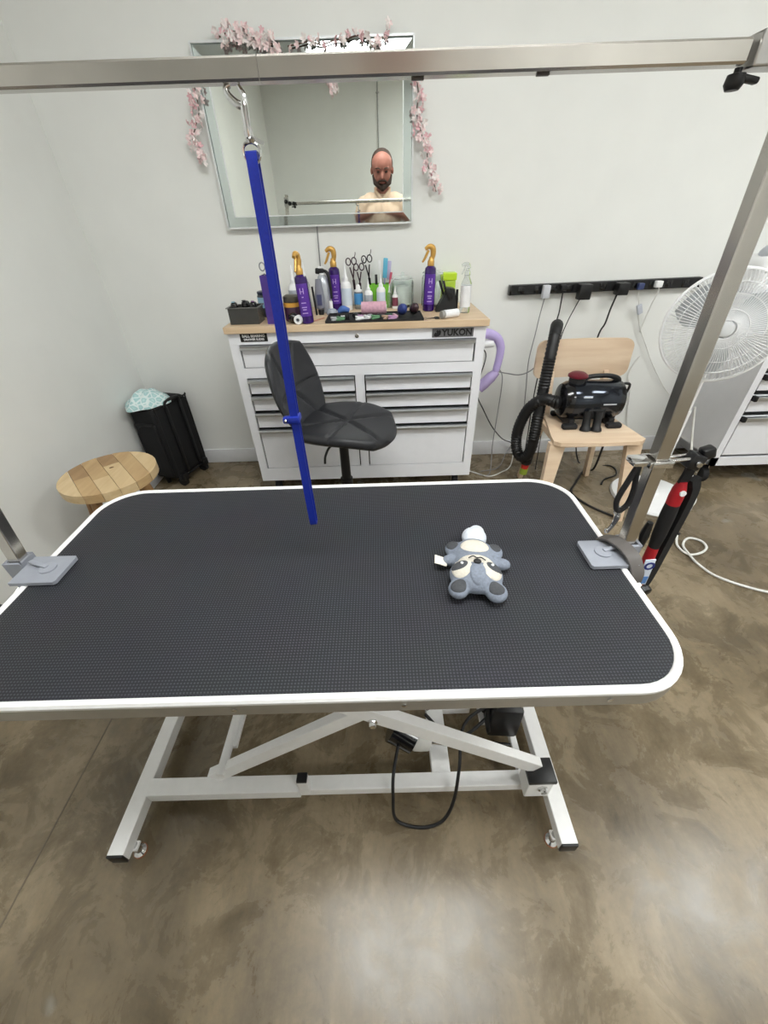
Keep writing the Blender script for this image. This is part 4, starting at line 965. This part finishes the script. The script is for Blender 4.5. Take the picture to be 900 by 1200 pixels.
obj('filter_cap', MB().lathe([(.036, .028), (.044, .032), (.044, .04), (.03, .05), (.012, .054)], (.91, 1.83, dz+.19), seg=24), MAR, cp)
ft = obj('stand', MB().box((.9, 1.83, dz+.022), (.03, .16, .044), bev=.008).box((1.09, 1.83, dz+.022), (.03, .16, .044), bev=.008).box((.995, 1.83, dz+.03), (.2, .06, .02), bev=.004), BLACK, pd)
for x in (.89, 1.1): obj('stand_foot', MB().box((x, 1.745, dz+.012), (.07, .035, .024), None, .008).box((x, 1.91, dz+.012), (.06, .03, .024), None, .008), RUBBER, ft)
for k, x in enumerate((.958, 1.005)):
    obj('nozzle', MB().lathe([(.026, 0), (.024, .012), (.019, .02), (.017, .06), (.02, .09)], (x, 1.722-.008*k, dz+.0), (0, .25, 1), 18), BLACK, pd)
obj('nozzle_holder', MB().box((1.0, 1.745, dz+.075), (.08, .012, .05), RX(-10), .004), BLACK, pd)
obj('print', MB().box((.945, 1.749, dz+.150), (.04, .0008, .006), RX(-26)).box((1.05, 1.7398, dz+.117), (.06, .0008, .006), RX(-4)), mat('silver_print', (186, 190, 196), .4), pd)
ho = [(.835, 1.83, dz+.1), (.79, 1.865, .556), (.74, 1.9, .50), (.715, 1.92, .40), (.712, 1.92, .31), (.728, 1.9, .242), (.758, 1.87, .236), (.778, 1.86, .30), (.783, 1.875, .45), (.795, 1.91, .62), (.815, 1.96, .76), (.832, 2.0, .835), (.852, 2.05, .85), (.872, 2.1, .80), (.885, 2.12, .62), (.89, 2.125, .5)]
def corrug(pts, r, pitch=.012):
    # ribbed hose: sample path finely and alternate the radius
    P = [Vector(p) for p in pts]; fine = []
    n = len(P)
    for i in range(n-1):
        a_ = P[i-1] if i > 0 else P[0]*2-P[1]; b_, c_ = P[i], P[i+1]; d2 = P[i+2] if i < n-2 else P[-1]*2-P[-2]
        for k in range(24):
            t = k/24; fine.append(.5*((2*b_) + (c_-a_)*t + (2*a_-5*b_+4*c_-d2)*t*t + (3*b_-a_-3*c_+d2)*t**3))
    fine.append(P[-1]); out = [fine[0]]; acc = 0
    for p, q in zip(fine, fine[1:]):
        acc += (q-p).length
        if acc >= pitch/2: out.append(q); acc = 0
    return MB().tube(out, [r*(1.0 if i % 2 else .88) for i in range(len(out))], 14, smooth=False)
obj('hose', corrug(ho, .029), BLACK, pd, smooth=50)
nz_ = obj('hose_end', MB().lathe([(.024, .0), (.03, .01), (.03, .05), (.02, .06)], (.772, 1.88, .19), (.05, 0, 1), 20), BLACK, pd)
obj('nozzle_band', MB().lathe([(.019, 0), (.022, .03)], (.771, 1.88, .162), (.05, 0, 1), 20), mat('red_band', (196, 44, 40), .4), nz_)
obj('nozzle_tip', MB().lathe([(.02, 0), (.021, .035)], (.770, 1.88, .128), (.05, 0, 1), 20), mat('lime_tip', (150, 170, 60), .4), nz_)
obj('power_cord', MB().tube([(1.105, 1.84, dz+.17), (1.16, 1.85, dz+.175), (1.2, 1.88, dz+.15), (1.215, 1.93, dz+.06), (1.235, 1.98, .4), (1.262, 2.03, .2), (1.275, 2.07, .03), (1.24, 2.10, .006), (1.12, 1.95, .006), (1.06, 1.85, .006), (1.10, 1.73, .006), (1.19, 1.62, .006)], .006, 8), CORDB, pd)

# ------------------------------------------------------------------ power strip on the wall with plugs and cords
YW = 2.36
T = TR(1.2, YW, .975) @ RY(-.6)
stp = thing('power_strip', 'long black power strip screwed to the wall above the chair', 'power strip', (1.2, YW, .97))
obj('housing', MB(T).box((-.02, -.0165, 0), (.99, .033, .046), bev=.003), BLACK, stp, smooth=20)
obj('end_cap', MB(T).box((-.515, -.0165, 0), (.012, .035, .048), bev=.003), BLACKG, stp)
for k in range(11): 
    s_ = obj('socket', MB(T).box((-.46+.085*k, -.034, 0), (.034, .002, .034), bev=.001), BLACKG, stp)
    obj('socket_slot', MB(T).box((-.466+.085*k, -.0355, .004), (.003, .001, .01)).box((-.454+.085*k, -.0355, .004), (.003, .001, .01)), mat('slot_black', (6, 6, 6), .6), s_)
def plug(name, x, z, d, m, label, cord, cm, cr=.0028, cat='plug', extra=None):
    t = thing(name, label, cat, (x, YW-.04, z))
    obj('plug_body', MB().box((x, YW-.0375-d[1]/2, z), d, bev=.004), m, t)
    obj('cord', MB().tube(cord, cr, 8), cm, t)
    if extra: extra(t)
    return t
plug('usb_charger', .864, .962, (.036, .03, .06), mat('grey_white_plastic', (200, 202, 208), .4), 'light grey charger block plugged into the black power strip', [(.864, 2.31, .932), (.862, 2.325, .85), (.86, 2.335, .75), (.852, 2.338, .6), (.868, 2.338, .43), (.88, 2.34, .26), (.86, 2.338, .12), (.8, 2.3, .03), (.72, 2.16, .006), (.6, 2.12, .006)], CORDG, cat='charger',
     extra=lambda t: obj('usb_port', MB().box((.866, 2.294, .972), (.012, .002, .014)), DGREY, t))
plug('black_plug', .953, .978, (.03, .025, .026), BLACK, 'small black plug beside the grey charger block', [(.953, 2.31, .968), (.956, 2.31, .9), (.955, 2.31, .84), (.93, 2.3, .7), (.9, 2.28, .5), (.88, 2.2, .2), (.86, 2.12, .006)], CORDB, .0035)
plug('power_adapter', 1.06, .957, (.062, .045, .07), BLACK, 'square black power adapter hanging on the strip above the hose', [(1.045, 2.3, .922), (1.03, 2.3, .88), (1.01, 2.3, .82), (.985, 2.28, .74), (.96, 2.22, .6), (.95, 2.18, .3), (.94, 2.12, .006)], CORDB, .0026, 'adapter')
plug('power_adapter', 1.25, .966, (.055, .05, .055), BLACK, 'square black power adapter on the strip over the chair back corner', [(1.235, 2.3, .94), (1.228, 2.31, .87), (1.221, 2.31, .8), (1.2, 2.31, .72), (1.19, 2.3, .4), (1.24, 2.2, .01), (1.417, 2.14, .006), (1.404, 2.036, .006), (1.31, 1.985, .006), (1.265, 1.93, .006)], CORDB, .0045, 'adapter')
plug('white_plug', 1.352, .972, (.03, .024, .03), mat('bluish_plug', (60, 70, 110), .4), 'dark blue plug with grey white splitter cord on the strip', [(1.352, 2.31, .965), (1.36, 2.318, .93), (1.385, 2.325, .88), (1.4, 2.335, .84), (1.42, 2.34, .8), (1.455, 2.34, .74), (1.5, 2.34, .68), (1.58, 2.34, .57), (1.7, 2.335, .43), (1.79, 2.33, .35)], CORDW, .0032,
     extra=lambda t: obj('splitter', MB().box((1.392, 2.322, .862), (.026, .014, .05), RY(-25), .004), mat('splitter_grey', (190, 194, 204), .4), t))
plug('white_plug', 1.44, .98, (.034, .028, .03), WHITEP, 'white plug at the strip end with white cord joining the splitter cord', [(1.447, 2.31, .975), (1.456, 2.315, .94), (1.452, 2.33, .88), (1.452, 2.345, .8), (1.453, 2.352, .74)], CORDW, .0032)
single('wall_cable', MB().tube([(1.5, 2.352, .61), (1.475, 2.352, .55), (1.47, 2.352, .5), (1.51, 2.352, .41), (1.55, 2.352, .25), (1.59, 2.338, .12), (1.6, 2.3, .01), (1.52, 2.2, .006)], .003, 8), CORDW, 'thin white cable running down the wall behind the birch chair', 'cable', (1.5, 2.35, 0))
single('dryer_cable', MB().tube([(.606, 2.1, .628), (.64, 2.14, .608), (.69, 2.18, .588), (.76, 2.2, .572), (.81, 2.2, .585), (.85, 2.2, .62), (.88, 2.22, .66), (.92, 2.25, .6), (.93, 2.26, .2), (.95, 2.24, .006)], .0032, 8), CORDG, 'grey cable from the lilac dryer looping behind the birch chair', 'cable', (.61, 2.1, 0))
single('grey_cable', MB().tube([(.66, 2.3, .59), (.695, 2.3, .55), (.7, 2.28, .48), (.693, 2.26, .3), (.68, 2.22, .13), (.66, 2.12, .02), (.63, 2.07, .006), (.58, 2.08, .006)], .0028, 8), CORDG, 'thin grey cable hanging to the floor beside the cabinet', 'cable', (.66, 2.3, 0))
single('dark_cable', MB().tube([(.482, 2.33, .8), (.56, 2.335, .7), (.6, 2.335, .64), (.57, 2.32, .5), (.57, 2.305, .42), (.615, 2.3, .335), (.683, 2.3, .222), (.762, 2.3, .135), (.834, 2.3, .1), (.87, 2.28, .05), (.9, 2.2, .006)], .0035, 8), mat('dark_grey_cord', (74, 72, 74), .55), 'dark grey cable sagging from the cabinet side to the floor', 'cable', (.56, 2.3, 0))
single('floor_cable', MB().tube([(.825, 2.25, .21), (.82, 2.22, .1), (.79, 2.15, .02), (.72, 2.1, .005), (.64, 2.06, .005), (.57, 2.1, .005), (.52, 2.14, .005)], .0036, 8), CORDW, 'pale grey cable curling over the floor by the cabinet corner', 'cable', (.7, 2.1, 0))
single('mirror_cable', MB().tube([(-.292, 2.352, 1.275), (-.294, 2.354, 1.18), (-.296, 2.354, 1.1), (-.296, 2.354, .93)], .0028, 8), CORDG, 'thin grey cable hanging down the wall below the mirror', 'cable', (-.294, 2.354, .93))

# ------------------------------------------------------------------ pedestal fan
fb = Vector((1.478, 1.805, 0))
fan = thing('pedestal_fan', 'white pedestal fan with round wire grille standing on a disc base', 'fan', tuple(fb))
obj('base', MB().lathe([(.2, 0), (.202, .006), (.195, .018), (.1, .028), (.04, .034), (.03, .05)], fb, seg=40), WHITEP, fan)
obj('pole', MB().cyl(fb+Vector((0, 0, .03)), fb+Vector((0, 0, .5)), .016).cyl(fb+Vector((0, 0, .5)), fb+Vector((0, 0, .86)), .011), WHITEP, fan)
fd = Vector((-.42, -.88, .08)).normalized()
fc = Vector((1.352, 1.665, .903))           # centre of the grille
fx = fd.cross(Vector((0, 0, 1))).normalized(); fy = fx.cross(fd)
FR = .202
obj('motor_housing', MB().lathe([(.03, -.24), (.055, -.22), (.065, -.17), (.065, -.09), (.05, -.07)], fc, fd, 24), WHITEP, fan)
obj('neck', MB().tube([fb+Vector((0, 0, .84)), fb+Vector((0, 0, .88)), fc-fd*.15], [.016, .02, .022], 12), WHITEP, fan)
def grille(sign, name):
    m = MB(); nsp = 96
    for k in range(nsp):
        an = 2*math.pi*k/nsp; d_ = fx*math.cos(an)+fy*math.sin(an)
        pts = [fc+d_*.034+fd*(.058*sign), fc+d_*(FR*.6)+fd*(.056*sign), fc+d_*(FR*.88)+fd*(.036*sign), fc+d_*FR]
        rings = []
        for i, p in enumerate(pts):
            t = (pts[min(i+1, 3)]-pts[max(i-1, 0)]).normalized(); y_ = t.cross(fd).normalized(); x_ = y_.cross(t)
            rings.append([p + x_*(.0016*math.cos(q))+y_*(.0016*math.sin(q)) for q in (0, 2.09, 4.19)])
        m.sweep(rings, False)
    for R_, dd in ((.034, .058), (.07, .0578), (FR*.6, .056), (FR*.8, .044)):
        m.tube([fc+(fx*math.cos(2*math.pi*q/36)+fy*math.sin(2*math.pi*q/36))*R_+fd*(dd*sign) for q in range(36)], .0016, 5, True, smooth=False)
    o = obj(name, m, WHITEP, fan); o['kind'] = 'stuff'; return o
gf = grille(1, 'front_grille'); grille(-1, 'rear_grille')
obj('grille_rim', MB().tube([fc+(fx*math.cos(2*math.pi*q/60)+fy*math.sin(2*math.pi*q/60))*FR for q in range(60)], .0065, 8, True, smooth=False), WHITEP, fan)
obj('hub_badge', MB().lathe([(.026, .056), (.027, .0585), (.022, .061), (.01, .062)], fc, fd, 28), mat('hub_grey', (206, 208, 210), .4), fan)
hubp = obj('blade_hub', MB().lathe([(.035, -.045), (.038, -.03), (.03, .02), (.01, .03)], fc, fd, 22), WHITEP, fan)
for k in range(3):
    an0 = 2*math.pi*k/3+.4; m_ = MB(); rows_ = []
    for i in range(7):
        R_ = .03+.15*i/6; row = []
        for j in range(6):
            an = an0 + (j/5-.5)*(.75+.5*math.sin(math.pi*i/6)) + .25*i/6
            row.append(fc + (fx*math.cos(an)+fy*math.sin(an))*R_ + fd*(-.01+.045*(j/5-.5)))
        rows_.append(row)
    V = [p for r in rows_ for p in r] + [p-fd*.002 for r in rows_ for p in r]; F = []
    for i in range(6):
        for j in range(5): q = i*6+j; F.append((q, q+1, q+7, q+6)); F.append((42+q, 42+q+6, 42+q+7, 42+q+1))
    for j in range(5): F.append((j, 42+j, 43+j, j+1)); F.append((36+j, 37+j, 79+j, 78+j))
    for i in range(6): F.append((i*6, i*6+6, 48+i*6, 42+i*6)); F.append((i*6+5, 47+i*6, 53+i*6, i*6+11))
    m_._new(V, F); obj('blade', m_, mat('fan_blade', (198, 202, 206), .3, trans=.35), fan)
fcord = obj('power_cord', MB().tube([fb+Vector((.06, .04, .5)), (1.6, 1.83, .3), (1.66, 1.78, .1), (1.69, 1.74, .012), (1.6, 1.66, .006), (1.505, 1.573, .006), (1.42, 1.46, .006), (1.375, 1.385, .006), (1.385, 1.325, .006), (1.44, 1.325, .008), (1.495, 1.36, .008), (1.505, 1.41, .006), (1.46, 1.435, .006), (1.40, 1.385, .01), (1.385, 1.32, .012), (1.392, 1.25, .006), (1.43, 1.17, .006), (1.565, 1.086, .006), (1.85, 1.0, .006)], .0052, 8), CORDW, fan)
obj('cord_tie', MB().box((1.425, 1.465, .009), (.02, .016, .012), RZ(30), .003), BLACK, fcord)

# ------------------------------------------------------------------ second cabinet at the right
DX0, DX1 = 1.812, 2.75
c2 = thing('rolling_tool_chest', 'white rolling tool chest with black edged drawers behind the fan', 'cabinet', ((DX0+DX1)/2, 2.12, 0))
dxm = (DX0+DX1)/2; dw = DX1-DX0
m_ = MB(); m_.box((DX0+.01, 2.125, .52), (.02, .45, .78)); m_.box((DX1-.01, 2.125, .52), (.02, .45, .78)); m_.box((dxm, 2.34, .52), (dw, .02, .78)); m_.box((dxm, 2.125, .15), (dw, .45, .04)); m_.box((dxm, 2.125, .905), (dw, .45, .02))
obj('body', m_, CABW, c2, smooth=20)
m_ = MB(); m_.box((DX0+.017, 1.902, .52), (.034, .012, .78)); m_.box((DX1-.017, 1.902, .52), (.034, .012, .78)); m_.box((dxm, 1.902, .155), (dw, .012, .05)); m_.box((dxm, 1.902, .89), (dw, .012, .04))
obj('front_frame', m_, CABW, c2, smooth=20)
for z0, z1 in ((.186, .425), (.435, .535), (.545, .64), (.65, .75), (.76, .865)):
    d = obj('drawer', MB().box((dxm, 1.909, (z0+z1)/2), (dw-.09, .016, z1-z0-.014), bev=.002), CABW, c2, smooth=20)
    obj('drawer_gap', MB().box((dxm, 1.925, (z0+z1)/2), (dw-.066, .008, z1-z0+.004)), BLACK, d)
    obj('drawer_pull', MB().box((dxm, 1.893, z1-.02), (dw-.1, .024, .022), bev=.003), ALU, d, smooth=20)
    for sx2 in (-1, 1): obj('pull_end', MB().box((dxm+sx2*(dw/2-.048), 1.892, z1-.02), (.016, .028, .026), bev=.003), BLACK, d, smooth=20)
obj('top', MB().box((dxm, 2.12, .925), (dw+.01, .465, .022), bev=.003), CABW, c2, smooth=20)
for x in (DX0+.024, DX1-.06):
    for y in (1.955, 2.28):
        c = obj('caster', MB().cyl((x-.016, y, .05), (x+.016, y, .05), .05, seg=24), RUBBER, c2)
        obj('caster_fork', MB().box((x-.023, y+.01, .08), (.004, .05, .085)).box((x+.023, y+.01, .08), (.004, .05, .085)).box((x, y+.01, .126), (.08, .08, .008)), CHROME, c)
        obj('axle_bolt', MB().cyl((x-.028, y, .05), (x+.028, y, .05), .009, seg=12), POLISH, c)
t = thing('countertop_appliance', 'white rounded appliance with dark slot on the tool chest behind the fan', 'appliance', (1.905, 2.24, .936))
obj('housing', MB().box((1.905, 2.24, 1.02), (.17, .16, .165), bev=.04, seg=4), WHITEP, t)
obj('hood', MB().ball((1.905, 2.22, 1.1), (.07, .07, .05), 20, 12), mat('grey_hood', (186, 190, 198), .35), t)
obj('slot', MB().box((1.865, 2.157, 1.085), (.05, .012, .012), RZ(-10), .003), BLACK, t)

# ------------------------------------------------------------------ mirror on the wall
MX0, MX1, MZ0, MZ1 = -.712, .165, 1.27, 1.86
mi = thing('wall_mirror', 'rectangular silver framed mirror on the wall above the wooden topped cabinet', 'mirror', ((MX0+MX1)/2, 2.36, MZ0))
yf = 2.338
obj('glass', MB().box(((MX0+MX1)/2, yf+.002, (MZ0+MZ1)/2), (MX1-MX0-.06, .004, MZ1-MZ0-.06)), MIRROR, mi, smooth=20)
obj('backing', MB().box(((MX0+MX1)/2, yf+.013, (MZ0+MZ1)/2), (MX1-MX0-.004, .018, MZ1-MZ0-.004)), mat('silver_edge', (200, 204, 206), .3, .5), mi, smooth=20)
def frame_strip(horizontal, edge, inner):
    m = MB(); y0, y1 = (yf-.0042 if edge == MZ1 else yf-.0014), yf+.001      # bevelled: outer side proud
    if horizontal: P = [(MX0, y1-.001, edge), (MX1, y1-.001, edge), (MX1-.04, y0, inner), (MX0+.04, y0, inner)]
    else: P = [(edge, y1-.001, MZ0), (edge, y1-.001, MZ1), (inner, y0, MZ1-.04), (inner, y0, MZ0+.04)]
    Q = [(p[0], yf+.004, p[2]) for p in P]
    m._new(P+Q, [(0,1,2,3), (7,6,5,4), (0,4,5,1), (1,5,6,2), (2,6,7,3), (3,7,4,0)]); return m
FRM = mat('bevelled_mirror_strip', (190, 198, 196), .04, 1., vary=0.)
for args in ((True, MZ1, MZ1-.04), (True, MZ0, MZ0+.04), (False, MX0, MX0+.04), (False, MX1, MX1-.04)):
    s_ = obj('frame_strip', frame_strip(*args), FRM, mi, smooth=10)
EDG = mat('silver_bead', (226, 229, 230), .3, .35)
for (p, q) in (((MX0, MZ0), (MX1, MZ0)), ((MX1, MZ0), (MX1, MZ1)), ((MX1, MZ1), (MX0, MZ1)), ((MX0, MZ1), (MX0, MZ0))):
    obj('edge_bead', MB().bar((p[0], yf-.007, p[1]), (q[0], yf-.007, q[1]), .007, .007, (0,1,0)), EDG, mi, smooth=20)
for (p, q) in (((MX0+.042, MZ0+.042), (MX1-.042, MZ0+.042)), ((MX1-.042, MZ0+.042), (MX1-.042, MZ1-.042)), ((MX1-.042, MZ1-.042), (MX0+.042, MZ1-.042)), ((MX0+.042, MZ1-.042), (MX0+.042, MZ0+.042))):
    obj('inner_bead', MB().bar((p[0], yf-.003, p[1]), (q[0], yf-.003, q[1]), .004, .005, (0,1,0)), EDG, mi, smooth=20)

# blossom garlands
def blossom_mesh(name, m):
    b = MB()
    for k in range(5):
        an = 2*math.pi*k/5; d_ = Vector((math.cos(an), math.sin(an), 0)); s2 = Vector((-d_.y, d_.x, 0))
        pts = [Vector((0, 0, 0)), d_*.008+s2*.006+Vector((0, 0, .003)), d_*.016+s2*.005+Vector((0, 0, .007)), d_*.018+Vector((0, 0, .009)), d_*.016-s2*.005+Vector((0, 0, .007)), d_*.008-s2*.006+Vector((0, 0, .003))]
        n = len(pts); V = pts + [p+Vector((0, 0, .0012)) for p in pts]
        b._new(V, [tuple(range(n-1, -1, -1)), tuple(range(n, 2*n))] + [(q, (q+1) % n, n+(q+1) % n, n+q) for q in range(n)])
    b.ball((0, 0, .004), .003, 6, 4)
    me = b.mesh(name); me.materials.append(m); return me
BL = [blossom_mesh('blossom', PETAL), blossom_mesh('blossom', PETALD), blossom_mesh('blossom', mat('white_petal', (244, 236, 234), .7))]
def garland(label, path, n, spread, seed):
    rr = random.Random(seed); P = [Vector(p) for p in path]; org = P[0]
    t = thing('blossom_garland', label, 'artificial flowers', tuple(org), 'pink blossom sprays around the mirror')
    obj('twig', MB().tube(path, .0022, 6), STEM, t)
    n = int(n*1.5)
    for k in range(n):
        f = (k+.5)/n*(len(P)-1); i = min(int(f), len(P)-2); p = P[i].lerp(P[i+1], f-i)
        o = bpy.data.objects.new('blossom', BL[rr.choice((0, 0, 0, 1, 2, 2))]); COL.objects.link(o); o.parent = t
        q = p + Vector((rr.uniform(-1, 1)*spread, -rr.uniform(.002, .02), rr.uniform(-1, 1)*spread)); 
        o.location = q - org; sc_ = rr.uniform(.55, .9); o.scale = (sc_,)*3
        o.rotation_euler = Euler((rad(90)+rr.uniform(-.7, .7), rr.uniform(-.7, .7), rr.uniform(0, 6.28)))
yg = 2.325
garland('pink blossom spray over the left end of the mirror top', [(-.59, yg, 1.868), (-.54, yg, 1.882), (-.48, yg, 1.87), (-.42, yg, 1.855), (-.375, yg, 1.842)], 56, .026, 1)
garland('thin pale blossom sprig along the middle of the mirror top', [(-.33, yg, 1.838), (-.28, yg, 1.845), (-.24, yg, 1.85), (-.2, yg, 1.84), (-.14, yg, 1.85), (-.11, yg, 1.846)], 7, .01, 2)
garland('pink blossom sprig rising above the right end of the mirror top', [(-.1, yg, 1.852), (-.05, yg, 1.86), (-.01, yg, 1.845), (.03, yg, 1.84), (.06, yg, 1.87), (.068, yg, 1.9)], 12, .013, 3)
garland('pink blossom tuft hanging inside the mirror glass', [(-.205, yg, 1.79), (-.185, yg, 1.765), (-.17, yg, 1.735), (-.16, yg, 1.72)], 16, .016, 4)
garland('pink blossom spray hanging at the left edge of the mirror', [(-.72, yg, 1.8), (-.728, yg, 1.73), (-.73, yg, 1.67), (-.76, yg, 1.62), (-.785, yg, 1.58), (-.76, yg, 1.54), (-.755, yg, 1.51)], 44, .022, 5)
garland('pink blossom spray trailing down the right edge of the mirror', [(.17, yg, 1.76), (.185, yg, 1.7), (.18, yg, 1.64), (.2, yg, 1.58), (.225, yg, 1.53), (.235, yg, 1.47), (.255, yg, 1.43), (.275, yg, 1.38)], 60, .024, 6)

# ------------------------------------------------------------------ the man holding the phone behind the camera
MXp, MYp = .06, -.30
SKIN = mat('skin', (172, 114, 100), .5, vary=.06, scale=60)
HAIR = mat('short_brown_hair', (66, 52, 46), .8, vary=.2, scale=200, bump=.5)
SHIRT = mat('peach_polo_cloth', (228, 202, 178), .85, vary=.05, scale=200, bump=.3)
PANTS = mat('navy_trousers', (48, 52, 64), .85, vary=.1, scale=200, bump=.3)
def Pm(x, y, z): return (MXp+x, MYp+y, z)
hc = (0, .055, 1.685)      # head centre, bent forward
RH = RX(-24)
def hp_(x, y, z):           # head-local to person
    v = RH.to_3x3() @ Vector((x*1.1, y, z)); return (MXp+hc[0]+v.x, MYp+hc[1]+v.y, hc[2]+v.z)
parts = [('ball', hp_(0, -.008, .03), (.099, .106, .104), RH), ('ball', hp_(0, .022, -.04), (.083, .082, .092), RH), ('ball', hp_(0, .05, -.1), (.045, .042, .034), RH),
    ('ball', hp_(0, .1, -.03), (.014, .02, .016), RH), ('chain', [hp_(0, .085, .015), hp_(0, .112, -.032)], [.008, .013]),
    ('ball', hp_(-.09, -.005, -.02), (.012, .02, .032), RH), ('ball', hp_(.09, -.005, -.02), (.012, .02, .032), RH),
    ('ball', hp_(-.036, .082, .024), (.03, .016, .01), RH), ('ball', hp_(.036, .082, .024), (.03, .016, .01), RH),
    ('chain', [Pm(0, -.015, 1.43), Pm(0, .012, 1.52), Pm(0, .03, 1.61)], [.07, .06, .06]),
    ('chain', [Pm(-.12, -.02, 1.43), Pm(.12, -.02, 1.43)], [.075, .075]),
    ('chain', [Pm(0, -.02, 1.36), Pm(0, -.01, 1.2), Pm(0, 0, 1.02), Pm(0, 0, .95)], [.12, .125, .135, .13]),
    ('chain', [Pm(-.09, -.02, 1.34), Pm(-.07, -.01, 1.15), Pm(-.08, 0, .95)], [.095, .1, .105]), ('chain', [Pm(.09, -.02, 1.34), Pm(.07, -.01, 1.15), Pm(.08, 0, .95)], [.095, .1, .105])]
for sx in (-1, 1):
    parts += [('chain', [Pm(sx*.195, -.02, 1.41), Pm(sx*.235, -.03, 1.26), Pm(sx*.24, -.0, 1.12)], [.062, .05, .043]),
              ('chain', [Pm(sx*.24, 0, 1.12), Pm(sx*.16, .12, 1.165), Pm(sx*.075-.03, .215, 1.185)], [.043, .037, .027]),
              ('chain', [Pm(sx*.095, 0, .92), Pm(sx*.1, .015, .5), Pm(sx*.105, -.005, .1)], [.098, .064, .045]),
              ('chain', [Pm(sx*.105, -.02, .05), Pm(sx*.115, .09, .04), Pm(sx*.12, .17, .03)], [.045, .042, .032])]
# hands around the phone: palm, four fingers behind it, thumb at the side
phc = Vector((0, 0, CAM_H)) - CF*.022 - CU*.058        # phone centre, just behind the lens
for sx in (-1, 1):
    base = phc + CR*(sx*.052) - CU*.035 - CF*.012
    wr = Vector(Pm(sx*.075-.03, .215, 1.185))
    parts.append(('chain', [wr, wr.lerp(base, .6), base], [.027, .03, .026]))
    for k in range(4):
        f0 = base + CU*(-.024+.0215*k) - CF*.0; L_ = (.8, .95, 1, .9)[k]
        parts.append(('chain', [f0, f0 + CF*.022*L_ - CR*(sx*.004), f0 + CF*.026 - CR*(sx*.022*L_)], [.0085, .0082, .0075]) if k < 3 else ('chain', [f0, f0 + CU*.02 + CF*.006, f0 + CU*.036 + CF*.006], [.0085, .0082, .0075]))
    th0 = base + CU*.01 - CF*.012
    parts.append(('chain', [th0, th0 - CR*(sx*.02) - CF*.008 + CU*.012, th0 - CR*(sx*.038) - CF*.004 + CU*.02], [.011, .0095, .0085]))
man = blob('person', parts, .0065, SKIN, None, (MXp, MYp, 0), 3)
man['label'] = 'bearded man in peach polo shirt looking down at a phone, seen in the mirror'; man['category'] = 'person'
OFF[man.name] = Vector((MXp, MYp, 0))
sp_ = [('chain', [Pm(0, -.015, 1.445), Pm(0, -.002, 1.49)], [.082, .07]), ('chain', [Pm(-.12, -.02, 1.43), Pm(.12, -.02, 1.43)], [.088, .088]),
    ('chain', [Pm(0, -.02, 1.36), Pm(0, -.01, 1.2), Pm(0, 0, 1.02), Pm(0, 0, .93)], [.134, .14, .15, .146]),
    ('chain', [Pm(-.09, -.02, 1.34), Pm(-.07, -.01, 1.15), Pm(-.08, 0, .92)], [.109, .114, .122]), ('chain', [Pm(.09, -.02, 1.34), Pm(.07, -.01, 1.15), Pm(.08, 0, .92)], [.109, .114, .122])]
for sx in (-1, 1): sp_.append(('chain', [Pm(sx*.185, -.02, 1.415), Pm(sx*.238, -.03, 1.27), Pm(sx*.242, -.02, 1.19)], [.078, .07, .066]))
shirt = blob('polo_shirt', sp_, .009, SHIRT, man, None, 4)
obj('collar', MB().tube([Pm(-.0, .085, 1.455), Pm(-.05, .055, 1.5), Pm(-.078, -.01, 1.53), Pm(-.04, -.075, 1.545), Pm(.04, -.075, 1.545), Pm(.078, -.01, 1.53), Pm(.05, .055, 1.5)], .01, closed=True, flat=(.035, .006, (0,.2,1))), SHIRT, shirt)
obj('placket', MB().box(Pm(.0, .112, 1.4), (.028, .006, .12), RX(8), .002), SHIRT, shirt)
tp_ = [('chain', [Pm(-.05, 0, .93), Pm(.05, 0, .93)], [.14, .14])]
for sx in (-1, 1): tp_.append(('chain', [Pm(sx*.095, 0, .9), Pm(sx*.1, .015, .5), Pm(sx*.105, -.005, .09)], [.112, .082, .07]))
blob('trousers', tp_, .011, PANTS, man, None, 4)
for sx in (-1, 1): blob('shoe', [('chain', [Pm(sx*.105, -.03, .052), Pm(sx*.115, .09, .05), Pm(sx*.12, .18, .042)], [.052, .05, .042])], .007, mat('brown_shoe', (70, 52, 44), .5), man, None, 3)
# hair cap, beard, brows, eyes
blob('hair', [('ball', hp_(0, -.022, .044), (.0985, .094, .096), RH), ('ball', hp_(-.082, -.005, .03), (.012, .03, .04), RH), ('ball', hp_(.082, -.005, .03), (.012, .03, .04), RH)], .006, HAIR, man, None, 3)
blob('beard', [('chain', [hp_(-.077, .03, -.045), hp_(-.06, .062, -.088), hp_(0, .092, -.118), hp_(.06, .062, -.088), hp_(.077, .03, -.045)], [.012, .022, .028, .022, .012]), ('chain', [hp_(-.034, .092, -.07), hp_(-.02, .106, -.056), hp_(.02, .106, -.056), hp_(.034, .092, -.07)], [.009, .008, .008, .009]), ('ball', hp_(0, .1, -.102), (.028, .014, .016), RH)], .005, HAIR, man, None, 3)
obj('mouth', MB().ball(hp_(0, .107, -.075), (.022, .006, .005), 12, 8, RH), mat('lips', (168, 104, 92), .5), man)
for sx in (-1, 1):
    obj('eyebrow', MB().tube([hp_(sx*.016, .101, .03), hp_(sx*.036, .099, .036), hp_(sx*.056, .086, .03)], [.004, .005, .003], 8), HAIR, man)
    e_ = obj('eye', MB().ball(hp_(sx*.034, .088, .004), (.014, .01, .008), 12, 8, RH), mat('eye_dark', (64, 46, 40), .4), man)
ph = thing('smartphone', 'black smartphone held up in the hands of the man', 'phone', tuple(phc))
RP = Matrix((CR, CU, -CF)).transposed()
obj('case', MB().box(phc, (.076, .158, .008), RP, .004, 3), BLACKG, ph)
obj('camera_bump', MB().box(phc + CU*.055 + CR*.0 + CF*.0055, (.034, .034, .004), RP, .004), BLACKG, ph)
